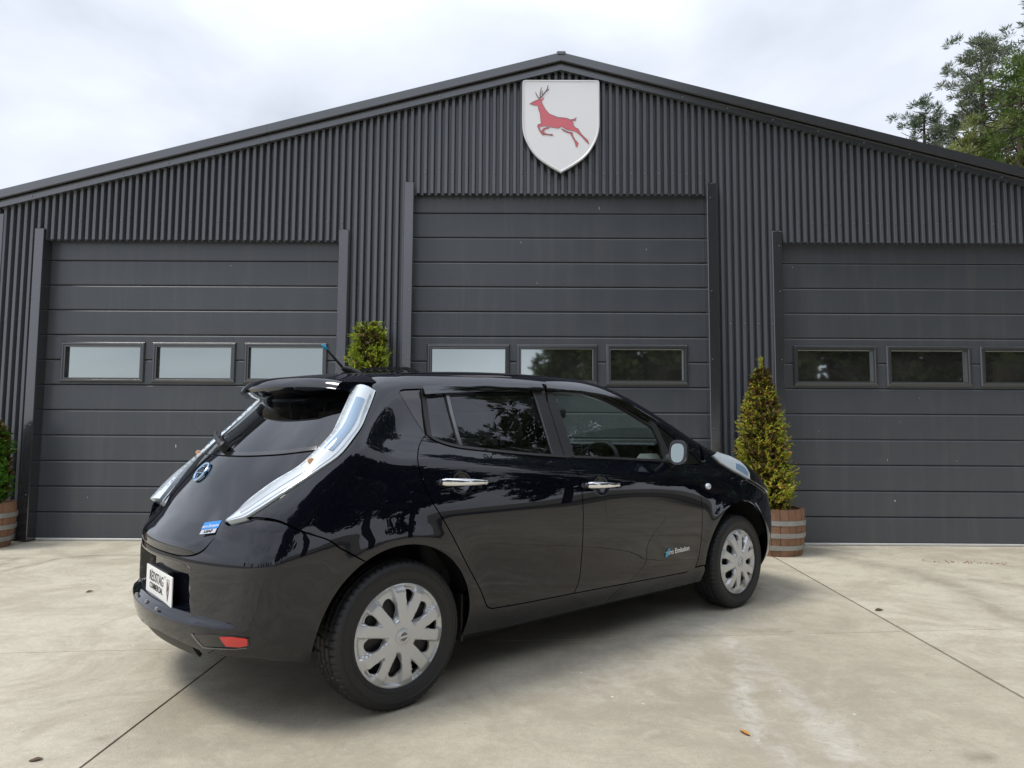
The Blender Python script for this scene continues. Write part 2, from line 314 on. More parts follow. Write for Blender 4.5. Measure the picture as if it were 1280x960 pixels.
def concrete():
    m=bpy.data.materials.new('weathered_concrete'); m.use_nodes=True; n=m.node_tree.nodes; l=m.node_tree.links; b=n['Principled BSDF']
    tc=n.new('ShaderNodeTexCoord')
    def noise(sc,det=6,ro=.6,dist=0,vec=None):
        a=n.new('ShaderNodeTexNoise'); a.inputs['Scale'].default_value=sc; a.inputs['Detail'].default_value=det; a.inputs['Roughness'].default_value=ro; a.inputs['Distortion'].default_value=dist
        l.new(vec or tc.outputs['Object'],a.inputs[0]); return a.outputs[0]
    def ramp(x,p):
        r=n.new('ShaderNodeValToRGB'); e=r.color_ramp.elements
        while len(e)<len(p): e.new(.5)
        for i,(q,c) in enumerate(p): e[i].position=q; e[i].color=(*c,1)
        l.new(x,r.inputs[0]); return r.outputs[0]
    def mixc(f,a,bb,ty='MIX',fac=None):
        h=n.new('ShaderNodeMixRGB'); h.blend_type=ty
        if isinstance(f,float): h.inputs[0].default_value=f
        else: l.new(f,h.inputs[0])
        for k,q in ((1,a),(2,bb)):
            if isinstance(q,tuple): h.inputs[k].default_value=(*q,1)
            else: l.new(q,h.inputs[k])
        return h.outputs[0]
    def mul(a,c):
        h=n.new('ShaderNodeMath'); h.operation='MULTIPLY'; h.use_clamp=True
        for k,q in ((0,a),(1,c)):
            if isinstance(q,float): h.inputs[k].default_value=q
            else: l.new(q,h.inputs[k])
        return h.outputs[0]
    big=noise(.55,5,.55,.4); mid=noise(2.6,7,.65,.6); fine=noise(38,5,.7)
    mp=n.new('ShaderNodeMapping'); mp.inputs['Rotation'].default_value=(0,0,.35); mp.inputs['Scale'].default_value=(1.2,7,1); l.new(tc.outputs['Object'],mp.inputs[0])
    brush=noise(2.4,6,.6,.3,mp.outputs[0])
    c=ramp(big,[(.32,(0.428,0.385,0.281)),(.66,(0.610,0.562,0.441))])
    c=mixc(.55,c,ramp(mid,[(.28,(0.278,0.244,0.170)),(.47,(0.556,0.510,0.393)),(.74,(0.706,0.660,0.538))]))
    c=mixc(.28,c,ramp(brush,[(.32,(0.396,0.364,0.291)),(.6,(0.642,0.603,0.514))]))
    c=mixc(.42,c,ramp(fine,[(.30,(0.353,0.322,0.242)),(.70,(0.706,0.666,0.553))]))
    c=mixc(.25,c,ramp(noise(140,3,.7),[(.30,(0.235,0.218,0.165)),(.66,(0.749,0.707,0.592))]))
    at=n.new('ShaderNodeAttribute'); at.attribute_name='stain'
    sp=n.new('ShaderNodeSeparateColor'); l.new(at.outputs['Color'],sp.inputs[0])
    wn=ramp(noise(9,7,.75,1.2),[(.38,(0,0,0)),(.62,(1,1,1))]); dn=ramp(noise(16,6,.7,.8),[(.25,(0.268,0.260,0.242)),(.6,(1,1,1))])
    dn2=ramp(noise(4,8,.75,1.2),[(.36,(0.268,0.260,0.242)),(.56,(1,1,1))])
    c=mixc(sp.outputs[2],c,mixc(.62,c,(.31,.268,.195)))
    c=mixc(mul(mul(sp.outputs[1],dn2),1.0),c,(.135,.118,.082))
    c=mixc(mul(mul(sp.outputs[0],wn),.82),c,(.66,.645,.60))
    mot=ramp(noise(1.35,8,.72,1.6),[(.44,(0,0,0)),(.60,(1,1,1))]); c=mixc(mul(mot,.46),c,(.30,.262,.195))
    mot2=ramp(noise(5.5,7,.75,.9),[(.50,(0,0,0)),(.66,(1,1,1))]); c=mixc(mul(mot2,.40),c,(.32,.285,.22))
    # pale chips and dark specks
    v=n.new('ShaderNodeTexVoronoi'); v.inputs['Scale'].default_value=7.5; l.new(tc.outputs['Object'],v.inputs[0])
    sm=ramp(v.outputs['Distance'],[(.045,(1,1,1)),(.06,(0,0,0))]); gate=ramp(noise(1.7,3,.5),[(.49,(0,0,0)),(.55,(1,1,1))])
    c=mixc(mul(mul(sm,gate),.85),c,(.70,.69,.65))
    v2=n.new('ShaderNodeTexVoronoi'); v2.inputs['Scale'].default_value=11; l.new(tc.outputs['Object'],v2.inputs[0])
    sm2=ramp(v2.outputs['Distance'],[(.035,(1,1,1)),(.055,(0,0,0))]); gate2=ramp(noise(2.3,4,.6,.5),[(.48,(0,0,0)),(.55,(1,1,1))])
    c=mixc(mul(mul(sm2,gate2),.75),c,(.12,.10,.075))
    l.new(c,b.inputs['Base Color']); b.inputs['Roughness'].default_value=.82; b.inputs['Specular IOR Level'].default_value=.35
    bm=n.new('ShaderNodeBump'); bm.inputs['Strength'].default_value=.55; bm.inputs['Distance'].default_value=.006
    h=n.new('ShaderNodeMath'); h.operation='ADD'; l.new(noise(120,4,.7),h.inputs[0]); l.new(brush,h.inputs[1]); l.new(h.outputs[0],bm.inputs['Height']); l.new(bm.outputs[0],b.inputs['Normal'])
    return m
M['conc']=concrete()
M['earth']=mat('gravel_earth',(.16,.15,.12),.95,noise=.35,nscale=.6,bump=.5,bscale=20)
M['sub']=mat('joint_filler',(.03,.028,.022),.95)
g=mesh('ground',[(-600,-600,-.06),(600,-600,-.06),(600,600,-.06),(-600,600,-.06)],[(0,1,2,3)],M['earth']); tag(g,kind='structure')
yard=MB().box(-16,16,-14,7.5,-.055,-.014).build('concrete_yard',M['sub']); tag(yard,kind='structure')
def jx(k,y): return [-15.9,-9.4,-5.45,-1.52,2.52+(y-6.67)*.062,6.45,10.4,15.9][k]
def jy(k,x): return [-13.9,-8.2,-3.9,.0,3.71+(x+2.6)*.105 if -6<x<7 else 3.9,7.53][k]
def slab(ix,iy):
    near=ix in(1,2,3,4,5) and iy in(3,4)
    nx,ny=(66,72) if near else (3,3); g=.0055; gy=.0022
    ga=.009 if ix==4 else g; gz=.009 if ix==3 else g
    x_of=lambda u,y:(jx(ix,y)+ga)*(1-u)+(jx(ix+1,y)-gz)*u
    V=[];F=[]
    us=np.linspace(0,1,nx+1); vs=np.linspace(0,1,ny+1)
    for v in vs:
        for u in us:
            xm=x_of(u,3.7); y=(jy(iy,xm)+gy)*(1-v)+(jy(iy+1,xm)-gy)*v; V.append((x_of(u,y),y,0))
    for j in range(ny):
        for i in range(nx): a=j*(nx+1)+i; F.append((a,a+1,a+nx+2,a+nx+1))
    ring=[i for i in range(nx)]+[j*(nx+1)+nx for j in range(ny)]+[ny*(nx+1)+i for i in range(nx,0,-1)]+[j*(nx+1) for j in range(ny,0,-1)]
    b=len(V); V+=[(V[i][0],V[i][1],-.05) for i in ring]; R=len(ring)
    F+=[(ring[k],b+k,b+(k+1)%R,ring[(k+1)%R]) for k in range(R)]
    o=mesh('concrete_slab',V,F,M['conc'],yard)
    A=np.array(V); w,d=stains(A[:,0],A[:,1]); a=o.data.color_attributes.new('stain','FLOAT_COLOR','POINT')
    c=np.zeros((len(V),4),np.float32); c[:,0]=w;c[:,1]=d;c[:,2]={3:.48,2:.20,4:.06}.get(ix,.1)*np.clip(1.15-(A[:,1]-3)/6,0.15,1);c[:,3]=1; a.data.foreach_set('color',c.ravel())
for ix in range(7):
    for iy in range(5): slab(ix,iy)
# ---------------------------------------------------------------- shed
CX=.486; YF=7.395; ZR,SL=5.235,.2575         # cladding face plane, ridge height, roof slope
X0,X1=-5.76,2*CX+5.76
ztop=lambda x: ZR+.03-SL*abs(x-CX)
shed=empty('shed',(CX,7.5,0),label='dark grey corrugated steel shed with three roller garage doors and low gable',cat='shed')
def sp(mb_or,name,m,parent=None,**k):
    o=mb_or.build(name,m,parent or shed,**k)
    if parent is None: o.location=(-CX,-7.5,0)
    return o
D=[(-5.215,-1.955,3.305),(-1.14,2.10,3.845),(2.91,6.17,3.305)]    # door openings
def zbot(x):
    for a,b,z in D:
        if a-1e-6<=x<=b+1e-6: return z
    return 0.02
PITCH=.0765
def clad_sheet(xa,xb,zb):
    # rib profile across x
    xs=[]; k0=math.floor(xa/PITCH)-1
    for k in range(k0,k0+int((xb-xa)/PITCH)+4):
        b=k*PITCH
        for dx,dy in ((.002,0),(.028,0),(.030,-.003),(.0345,-.060),(.0365,-.063),(.066,-.063),(.068,-.060),(.0725,-.003),(.0745,0)): xs.append((b+dx,dy))
    full=xs; fx,fy=[q[0] for q in xs],[q[1] for q in xs]; xs=[(x,y) for x,y in xs if xa<x<xb]; xs=[(xa,float(np.interp(xa,fx,fy)))]+xs+[(xb,float(np.interp(xb,fx,fy)))]
    V=[];F=[]
    for x,y in xs:
        for z in (zb,ztop(x)): V.append((x,YF+.040+y,z))
    for i in range(len(xs)-1):
        F.append((2*i,2*i+2,2*i+3,2*i+1))
        if (xs[i][0]<CX<xs[i+1][0]): pass
    o=mesh('cladding_sheet',V,F,M['clad'],shed); o.location=(-CX,-7.5,0)
cuts=[X0,-5.255,-1.915,-1.18,2.14,2.87,6.21,X1]; zbs=[.02,3.305,.02,3.845,.02,3.305,.02]
for (a,b),zb in zip(zip(cuts[:-1],cuts[1:]),zbs):
    n=max(1,round((b-a)/.78))
    cc=[a]+[round((a+(b-a)*k/n)/PITCH)*PITCH+.05 for k in range(1,n)]+[b]
    for k in range(n): clad_sheet(cc[k],cc[k+1],zb)
# roofing screws in rows along the girts
mb=MB()
for z,xa,xb in ((3.52,X0,-1.98),(3.52,2.95,X1),(4.08,-1.1,2.1),(2.40,-1.86,-1.27),(2.40,2.25,2.85),(1.2,-1.86,-1.27),(1.2,2.25,2.85),(2.4,X0,-5.3),(1.2,X0,-5.3)):
    k=math.ceil(xa/(2*PITCH))
    while k*2*PITCH<xb:
        x=k*2*PITCH+.05; mb.tube([(x,YF-.020,z),(x,YF-.030,z)],[.0065,.005],6); k+=1
o=sp(mb,'cladding_screws',M['screw']); tag(o,kind='stuff')
# roof, barge flashings
def slope_strip(side,y0,y1,zo0,zo1,xa,xb):
    mb=MB(); pts=[]
    for x,zo in ((xa,zo0),(xb,zo0),(xb,zo1),(xa,zo1)): pts.append((CX+side*x,ZR-SL*x+zo))
    prism_xz(pts,y0,y1,mb); return mb
for s in (-1,1):
    sp(slope_strip(s,YF-.03,18.2,.105,.165,.0,6.45),'roof_sheet',M['trim'])
    n=2
    for k in range(n):
        a,b=6.5*k/n+(.0 if k==0 else .002),6.5*(k+1)/n
        bo=sp(slope_strip(s,YF-.125,YF-.095,.095,.185,a,b),'barge_flashing',M['trim'])
        sp(slope_strip(s,YF-.094,YF-.031,.160,.180,a,b),'barge_cap',M['trim'],bo)
        sp(slope_strip(s,YF-.094,YF-.075,.098,.110,a,b),'barge_return',M['trim'],bo)
        sp(slope_strip(s,YF-.074,YF-.026,.010,.085,a,b),'barge_mould',M['trim'],bo)
    mb=MB()
    for k in range(13): x=CX+s*(.35+k*.5); mb.tube([(x,YF-.073,ZR-SL*abs(x-CX)+.045),(x,YF-.083,ZR-SL*abs(x-CX)+.045)],[.009,.007],6)
    o=sp(mb,'barge_screws',M['screw']); tag(o,kind='stuff')
sp(MB().bbox(CX-.05,CX+.05,YF-.135,YF-.03,ZR+.150,ZR+.200,.01),'ridge_cap',M['trim'])
# corner flashings, side and back walls, slab edge inside
for s in (-1,1):
    xe=CX+s*6.315
    xa,xb=sorted((xe,xe-s*.13)); sp(MB().box(xa,xb,YF-.03,YF+.1,.01,ztop(xe)-.05),'corner_flashing',M['jamb'])
    sp(MB().box(*sorted((xe-s*.01,xe-s*.06)),YF+.101,18,.0,ztop(xe)+.02),'side_wall',M['clad'])
mb=MB(); prism_xz([(X0,0),(X1,0),(X1,ztop(X1)+.1),(CX,ZR+.1),(X0,ztop(X0)+.1)],17.9,17.96,mb); sp(mb,'back_wall',M['clad'])
M['inslab']=mat('shed_floor_concrete',(.22,.21,.19),.8,noise=.2)
sp(MB().box(X0,X1,7.6,17.8,-.05,.004),'floor_slab',M['inslab'])
# jamb posts either side of each door
for a,b,z in D:
    for x0,x1 in ((a-.105,a+.002),(b-.002,b+.105)):
        p=sp(MB().bbox(x0,x1,YF-.062,YF+.13,.012,z+.115,.006),'jamb_post',M['jamb'])
        mb=MB()
        for zz in (.5,1.25,2.0,2.75,z-.05): mb.tube([((x0+x1)/2+.02*(1 if x0<a else -1),YF-.061,zz),((x0+x1)/2+.02*(1 if x0<a else -1),YF-.067,zz)],[.008,.006],6)
        q=sp(mb,'jamb_screws',M['screw'],p); tag(q,kind='stuff')
# garage doors: framing, then each board, window frame and pane of its own
RH=.2790; YD=7.49
WX=[[(-5.045,-4.11),(-4.03,-3.10),(-3.01,-2.085)],[(-.985,-.065),(0.005,.905),(.995,1.90)],[(3.055,3.985),(4.08,5.015),(5.11,6.04)]]
board_cache={}
def board(x0,x1,h):
    me=MB()
    # stucco-embossed face with rounded joint lips
    prof=[(.040,0),(.0,.0),(-.010,.006),(-.012,.010),(-.012,h-.021),(-.006,h-.009),(.006,h-.0035),(.040,h-.0035)]
    V=[(x,YD+y,z) for x in (x0,x1) for y,z in prof]; n=len(prof)
    F=[(i,i+n,(i+1)%n+n,(i+1)%n) for i in range(n)]+[tuple(range(n)),tuple(range(2*n-1,n-1,-1))]
    return V,F
labs=['garage door at the left with three sky-reflecting panes','tall central garage door under the shield sign','garage door at the right with dark panes']
for di,(a,b,zt) in enumerate(D):
    dr=sp(MB().box(a-.05,b+.05,YD+.041,YD+.045,.02,1.66).box(a-.05,b+.05,YD+.041,YD+.045,2.235,zt+.2).box(a-.05,WX[di][0][0]+.03,YD+.041,YD+.045,1.66,2.235).box(WX[di][0][1]-.03,WX[di][1][0]+.03,YD+.041,YD+.045,1.66,2.235).box(WX[di][1][1]-.03,WX[di][2][0]+.03,YD+.041,YD+.045,1.66,2.235).box(WX[di][2][1]-.03,b+.05,YD+.041,YD+.045,1.66,2.235),'garage_door',M['jamb'])
    tag(dr,labs[di])
    nr=int(math.ceil((zt+.1)/RH)); z0=.028
    def panel_piece(xa,xb,zz,h):
        V,F=board(xa,xb,h)
        o=mesh('door_panel',V,F,M['doorpan'],dr); o.location=(0,0,zz)
    for r in range(nr):
        zz=z0+r*RH; 
        if r in (6,7):
            e=[a-.02]+[q for w in WX[di] for q in (w[0]+.035,w[1]-.035)]+[b+.02]
            for k in range(0,len(e),2): panel_piece(e[k],e[k+1],zz,RH)
            for w in WX[di]:
                if r==6: panel_piece(w[0]+.033,w[1]-.033,zz,1.76-zz)
                else: panel_piece(w[0]+.033,w[1]-.033,2.14,zz+RH-2.14)
        else: panel_piece(a-.02,b+.02,zz,RH)
    sp(MB().bbox(a-.0,b+.0,YD-.022,YD+.04,.003,.0265,.004),'bottom_seal',M['seal'],dr)
    for w in WX[di]:
        zb,zt2=1.725,2.175
        x0,x1=w
        mb=MB()
        def fr(o0,o1,y0,y1):
            # mitred ring from offset o0 (outer) to o1 (inner), sloping from y0 to y1
            A=[(x0+o0,zb+o0),(x1-o0,zb+o0),(x1-o0,zt2-o0),(x0+o0,zt2-o0)]; B=[(x0+o1,zb+o1),(x1-o1,zb+o1),(x1-o1,zt2-o1),(x0+o1,zt2-o1)]
            for i in range(4):
                j=(i+1)%4; p,q,r,s=A[i],A[j],B[j],B[i]
                mb.add([(p[0],y0,p[1]),(q[0],y0,q[1]),(r[0],y1,r[1]),(s[0],y1,s[1])],[(0,1,2,3)])
        fr(0,.001,YD+.02,YD-.022); fr(.001,.012,YD-.022,YD-.032); fr(.012,.03,YD-.032,YD-.034); fr(.03,.036,YD-.034,YD-.026); fr(.036,.052,YD-.026,YD-.027); fr(.052,.056,YD-.027,YD+.028)
        wf=sp(mb,'window_frame',M['wframe'],dr)
        sp(MB().box(x0+.05,x1-.05,YD+.012,YD+.018,zb+.05,zt2-.05),'window_pane',M['pane'],dr)
        mb=MB()
        for xx in (x0+.02,x1-.02,):
            for z in (zb+.02,zt2-.02): mb.tube([(xx,YD-.033,z),(xx,YD-.037,z)],.005,6)
        q=sp(mb,'frame_screws',M['screw'],dr); tag(q,kind='stuff')
    mb=MB()
    for k in range(13):
        x,z=random.uniform(a+.1,b-.1),random.uniform(.1,zt-.1); h=random.uniform(.003,.009); w=h*random.uniform(.4,.9)
        if 1.66<z<2.24 or (z-z0)%RH<.02 or (z-z0)%RH>RH-.03: continue
        if k%5==0: h*=2.2
        mb.add([(x-w,YD-.0125,z),(x,YD-.0125,z-h*1.6),(x+w,YD-.0125,z),(x+w*.3,YD-.0125,z+h),(x-w*.5,YD-.0125,z+h*.8),(x,YD-.015,z)],[(0,1,5),(1,2,5),(2,3,5),(3,4,5),(4,0,5)])
    q=sp(mb,'bird_droppings',M['seal'],dr); tag(q,kind='stuff')
# ---------------------------------------------------------------- shield sign
sign=empty('shield_sign',(CX,YF-.06,4.06),label='white heraldic shield sign with leaping red stag under the shed ridge',cat='sign')
k=.985
def shield(ins=0):
    hw=.429-ins; K=.857/665; top=1.059-ins
    q=catmull([(0,0),(95,55),(184,118),(240,176),(278,236),(312,310),(329,385),(332.5,460)],4)
    P=[(x*K*hw/.429,z*K+ins*1.3*max(0,1-z/460)) for x,z in q]
    P+=[(hw,top-.03),(hw-.008,top-.008),(hw-.03,top)]
    return P
def ring(ins):
    r=shield(ins); return r+[(-x,z) for x,z in r[::-1] if x>1e-6]
R0_,R1_,R2_=ring(0),ring(.012),ring(.02)
n=len(R0_)
V=[(x,0,z) for x,z in R0_]+[(x,-.026,z) for x,z in R0_]+[(x,-.03,z) for x,z in R1_]+[(x,-.024,z) for x,z in R2_]
F=[]
for kk in range(3): F+=[(kk*n+i,(kk+1)*n+i,(kk+1)*n+(i+1)%n,kk*n+(i+1)%n) for i in range(n)]
F.append(tuple(range(n)))
mesh('sign_rim',V,F,M['signrim'],sign)
mesh('sign_face',[(x,-.0235,z) for x,z in R2_],[tuple(range(n))],M['white'],sign)
# leaping stag, drawn in the zoomed sign's units (x right, y down; 686 px per 100)
PX=lambda u,v: ((u-416)*.857/665,(908-v)/800*1.059)
body=[(147,315),(172,300),(196,288),(215,281),(230,270),(242,272),(252,290),(250,306),(262,326),(282,362),(316,402),(350,416),(392,432),(436,434),(476,442),(505,455),(522,478),(524,500),(540,520),(566,532),(578,556),(596,580),(622,606),(648,630),(658,662),(640,650),(622,630),(600,604),(566,572),(536,552),(510,548),(470,540),(440,524),(420,510),(408,522),(390,527),(350,520),(310,514),(284,508),(250,512),(232,518),(240,545),(256,568),(278,580),(272,588),(254,582),(232,552),(214,512),(216,496),(232,490),(246,486),(240,446),(236,400),(222,362),(220,334),(206,330),(178,326)]
tail=[(506,450),(520,462),(540,462),(548,432),(530,446),(518,450)]
leg2=[(422,530),(450,544),(480,556),(500,560),(516,566),(520,590),(536,622),(556,644),(566,656),(560,672),(556,690),(544,682),(540,660),(526,628),(508,594),(496,572),(460,560),(430,545)]
leg1=[(250,548),(262,532),(284,522),(312,520),(318,526),(290,532),(272,544),(268,560),(286,572),(310,578),(340,578),(350,584),(340,590),(306,586),(276,582),(258,568)]
ear=[(244,284),(256,266),(272,258),(266,276),(252,292)]
def flat(polys,y,name,m):
    V=[];F=[]
    for P in polys:
        b=len(V); P=[PX(*q) for q in P]; V+=[(x,y,z) for x,z in P]; bm=[Vector((x,z)) for x,z in P]
        r=delaunay_2d_cdt(bm,[],[list(range(len(P)))],1,1e-6)
        F+=[tuple(b+(r[3][i][0]) for i in f) for f in r[2]]
    return mesh(name,V,F,m,sign)
flat([body,tail,leg2,leg1,ear],-.0255,'stag_emblem',M['red'])
ant=MB()
def line(P,w):
    P=[PX(*q) for q in P]; ant.tube([(x,-.0262,z) for x,z in P],w if isinstance(w,list) else [w]*len(P),5)
line([(230,268),(216,255),(204,235),(196,215)],[.006,.006,.005,.003]); line([(238,264),(236,235),(240,205),(246,172)],[.006,.006,.005,.003])
line([(244,262),(262,235),(284,208),(298,186),(304,154)],[.006,.006,.006,.005,.003]); line([(256,244),(252,222),(256,198)],[.005,.004,.003]); line([(284,208),(302,198),(312,186)],[.005,.004,.003])
ant.build('antlers',M['redline'],sign)
out=MB()
for P in (body,tail,leg2,leg1): 
    q=[PX(*p) for p in P+[P[0]]]; out.tube([(x,-.0258,z) for x,z in q],.0022,4,cap=False)
out.build('stag_outline',M['redline'],sign)
# ---------------------------------------------------------------- planters and trees
def tri_mesh(name,V,F,m,parent=None):
    me=bpy.data.meshes.new(name); V=np.asarray(V,np.float32); F=np.asarray(F,np.int32); nv=F.shape[1]
    me.vertices.add(len(V)); me.vertices.foreach_set('co',V.ravel()); me.loops.add(F.size); me.loops.foreach_set('vertex_index',F.ravel())
    me.polygons.add(len(F)); me.polygons.foreach_set('loop_start',np.arange(0,F.size,nv,dtype=np.int32)); me.polygons.foreach_set('loop_total',np.full(len(F),nv,np.int32))
    addmats(me,m); me.update(); me.validate(); return link(name,me,parent)
def leaves(P,Dr,length,width,r,fold=.25):
    """kite-shaped leaves at P pointing along Dr"""
    n=len(P); Dr=Dr/np.linalg.norm(Dr,axis=1,keepdims=True)
    A=np.cross(Dr,r.normal(size=(n,3))); A/=np.linalg.norm(A,axis=1,keepdims=True)+1e-9; B=np.cross(Dr,A)
    l=(length*r.uniform(.6,1.3,n))[:,None]; w=(width*r.uniform(.6,1.3,n))[:,None]
    V=np.stack([P,P+Dr*l*.45+A*w*.5+B*w*fold,P+Dr*l,P+Dr*l*.45-A*w*.5+B*w*fold],1).reshape(-1,3)
    F=np.arange(4*n).reshape(-1,4); return V,F
def barrel(x,y,name_lab,group):
    root=empty('barrel_planter',(x,y,0),label=name_lab,cat='planter',group=group)
    H=.455; rz=lambda z:.235+.065*math.sin(math.pi*(.12+.55*z/H))
    n=22; zs=np.linspace(0,H,6); first=None
    for k in range(n):
        a0,a1=2*math.pi*(k+.03)/n,2*math.pi*(k+.97)/n; dr=random.uniform(-.003,.003); V=[]
        top=H+random.uniform(-.004,.004)
        for z in zs:
            z=z*top/H; r=rz(z)+dr
            for rr,a in ((r-.026,a0),(r,a0),(r+.0015,(a0+a1)/2),(r,a1),(r-.026,a1)): V.append((rr*math.cos(a),rr*math.sin(a),z))
        F=[]
        for j in range(len(zs)-1):
            for i in range(5): F.append((j*5+i,j*5+(i+1)%5,(j+1)*5+(i+1)%5,(j+1)*5+i))
        F+=[(4,3,2,1,0),tuple(len(V)-5+i for i in range(5))]
        mesh('stave',V,F,M['oak'],root)
    for zc in (.085,.205,.325):
        V=[];F=[];m_=48
        for z,o in ((zc-.023,.0045),(zc+.023,.0045),(zc+.023,.0),(zc-.023,.0)):
            for k in range(m_): a=2*math.pi*k/m_; r=rz(z)+o+.0035 if o else rz(z)-.002; V.append((r*math.cos(a),r*math.sin(a),z))
        for j in range(4):
            for k in range(m_): F.append((j*m_+k,j*m_+(k+1)%m_,((j+1)%4)*m_+(k+1)%m_,((j+1)%4)*m_+k))
        mesh('hoop',V,F,M['hoop'],root,smooth=True,sharp=30)
    V=[(0,0,.44)];m_=30
    for r in (.09,.18,.262):
        for k in range(m_): a=2*math.pi*k/m_; V.append((r*math.cos(a),r*math.sin(a),.43+random.uniform(-.012,.015)))
    F=[(0,1+k,1+(k+1)%m_) for k in range(m_)]+[(1+j*m_+k,1+(j+1)*m_+k,1+(j+1)*m_+(k+1)%m_,1+j*m_+(k+1)%m_) for j in range(2) for k in range(m_)]
    mesh('soil',V,F,M['soil'],root)
    return root
M['thujaA']=leafmat('golden_conifer_foliage',[(0,(.22,.31,.025)),(.26,(.34,.46,.04)),(.50,(.48,.56,.06)),(.62,(.66,.62,.09)),(.74,(.66,.36,.09)),(.86,(.44,.18,.06)),(1,(.36,.48,.06))],trans=.3)
M['thujaB']=leafmat('green_conifer_foliage',[(0,(0.138,0.225,0.019)),(.35,(0.250,0.362,0.031)),(.7,(0.425,0.512,0.050)),(.93,(0.550,0.562,0.075)),(1,(0.475,0.300,0.100))],trans=.3)
M['thujaC']=leafmat('bright_green_foliage',[(0,(.03,.12,.01)),(.5,(.07,.22,.015)),(1,(.15,.30,.03))],trans=.3)
def conifer(x,y,zb,prof,m,label,cat,seed,nsp=900,topspike=True,sq=False):
    """dense clipped conifer; prof = [(z, radius)] ; flat fan sprays made of many scale leaves"""
    r=np.random.default_rng(seed)
    root=empty('potted_conifer',(x,y,zb),label=label,cat=cat,group='clipped conifers in barrel planters')
    prof=np.array(prof); zt=prof[-1,0]
    MB().tube([(0,0,-.02),(.01,0,zt*.4),(0,.01,zt*.85)],[.028,.018,.006],8).build('trunk',M['bark'],root)
    # lumps for an uneven outline
    lc=r.uniform(0,2*np.pi,40); lz=r.uniform(0,zt,40); ls=r.uniform(-.30,.30,40)
    z=r.uniform(.0,1,nsp*3)**.9*zt; a=r.uniform(0,2*np.pi,nsp*3)
    rad=np.interp(z,prof[:,0],prof[:,1])
    keep=r.uniform(0,1,nsp*3)<rad/prof[:,1].max()*.95+.05; z,a,rad=z[keep][:nsp],a[keep][:nsp],rad[keep][:nsp]
    dd=np.minimum(np.abs(a[:,None]-lc),2*np.pi-np.abs(a[:,None]-lc)); f=1+(ls*np.exp(-(dd/.45)**2-((z[:,None]-lz)/.10)**2)).sum(1)
    if sq: f*=np.clip(1/np.maximum(np.abs(np.cos(a)),np.abs(np.sin(a))),1,1.25)
    R=rad*f*(r.uniform(.66,1.0,len(z))+.16*(r.uniform(0,1,len(z))>.9))
    tips=np.stack([R*np.cos(a),R*np.sin(a),z+r.normal(0,.015,len(z))],1)
    od=np.stack([np.cos(a),np.sin(a),r.uniform(.25,1.1,len(z))],1); od+=r.normal(0,.3,od.shape); od/=np.linalg.norm(od,axis=1,keepdims=True)
    side=np.cross(od,r.normal(size=od.shape)); side/=np.linalg.norm(side,axis=1,keepdims=True)
    PP=[];DD=[]
    L=r.uniform(.06,.15,len(z))
    for k in range(13):     # each spray: a stem with side twiglets
        t=r.uniform(0,1,len(z)); s=r.choice([-1,1],len(z))
        P=tips-od*(L*(1-t))[:,None]; PP.append(P); DD.append(od*r.uniform(.5,1,len(z))[:,None]+side*(s*r.uniform(.2,.9,len(z)))[:,None]+r.normal(0,.12,od.shape))
    V,F=leaves(np.concatenate(PP),np.concatenate(DD),r.uniform(.024,.046),.0125,r)
    tri_mesh('foliage',V,F,m,root)
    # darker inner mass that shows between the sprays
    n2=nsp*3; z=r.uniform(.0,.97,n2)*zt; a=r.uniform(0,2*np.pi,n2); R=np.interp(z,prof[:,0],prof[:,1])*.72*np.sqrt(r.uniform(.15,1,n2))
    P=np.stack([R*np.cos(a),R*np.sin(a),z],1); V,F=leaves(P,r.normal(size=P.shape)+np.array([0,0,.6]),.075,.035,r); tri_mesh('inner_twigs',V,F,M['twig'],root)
    if topspike:
        P=np.stack([r.normal(0,.008,120),r.normal(0,.008,120),zt-.03+r.uniform(0,.13,120)],1); V,F=leaves(P,np.stack([r.normal(0,.5,120),r.normal(0,.5,120),np.ones(120)],1),.03,.012,r); tri_mesh('leader_shoot',V,F,m,root)
    return root
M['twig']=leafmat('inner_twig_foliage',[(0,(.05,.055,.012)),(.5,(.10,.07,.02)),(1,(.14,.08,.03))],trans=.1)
GB='half barrel planters along the shed'
barrel(2.62,7.0,'weathered oak half barrel with grey hoops at the right of the car bonnet',GB)
barrel(-1.50,7.02,'oak half barrel hidden behind the car between the left and central doors',GB)
barrel(-5.47,7.02,'oak half barrel with grey hoops at the left edge beside the left door post',GB)
conifer(2.53,7.0,.43,[(0,.19),(.1,.29),(.3,.335),(.6,.27),(.95,.215),(1.2,.16),(1.36,.095),(1.44,.03)],M['thujaA'],'yellow green and bronze cone shaped conifer growing in the barrel right of the bonnet','conifer',3,nsp=1500)
conifer(-1.52,7.02,.43,[(0,.15),(.15,.22),(.5,.25),(1.0,.235),(1.4,.205),(1.75,.185),(1.87,.13),(1.9,.05)],M['thujaB'],'green column conifer showing above the car roof behind its aerial','conifer',5,nsp=1500,topspike=False,sq=True)
conifer(-5.40,7.02,.43,[(0,.12),(.12,.19),(.35,.215),(.6,.19),(.75,.14),(.85,.04)],M['thujaC'],'bright green rounded conifer at the left edge of the yard','conifer',8,nsp=800,topspike=False)
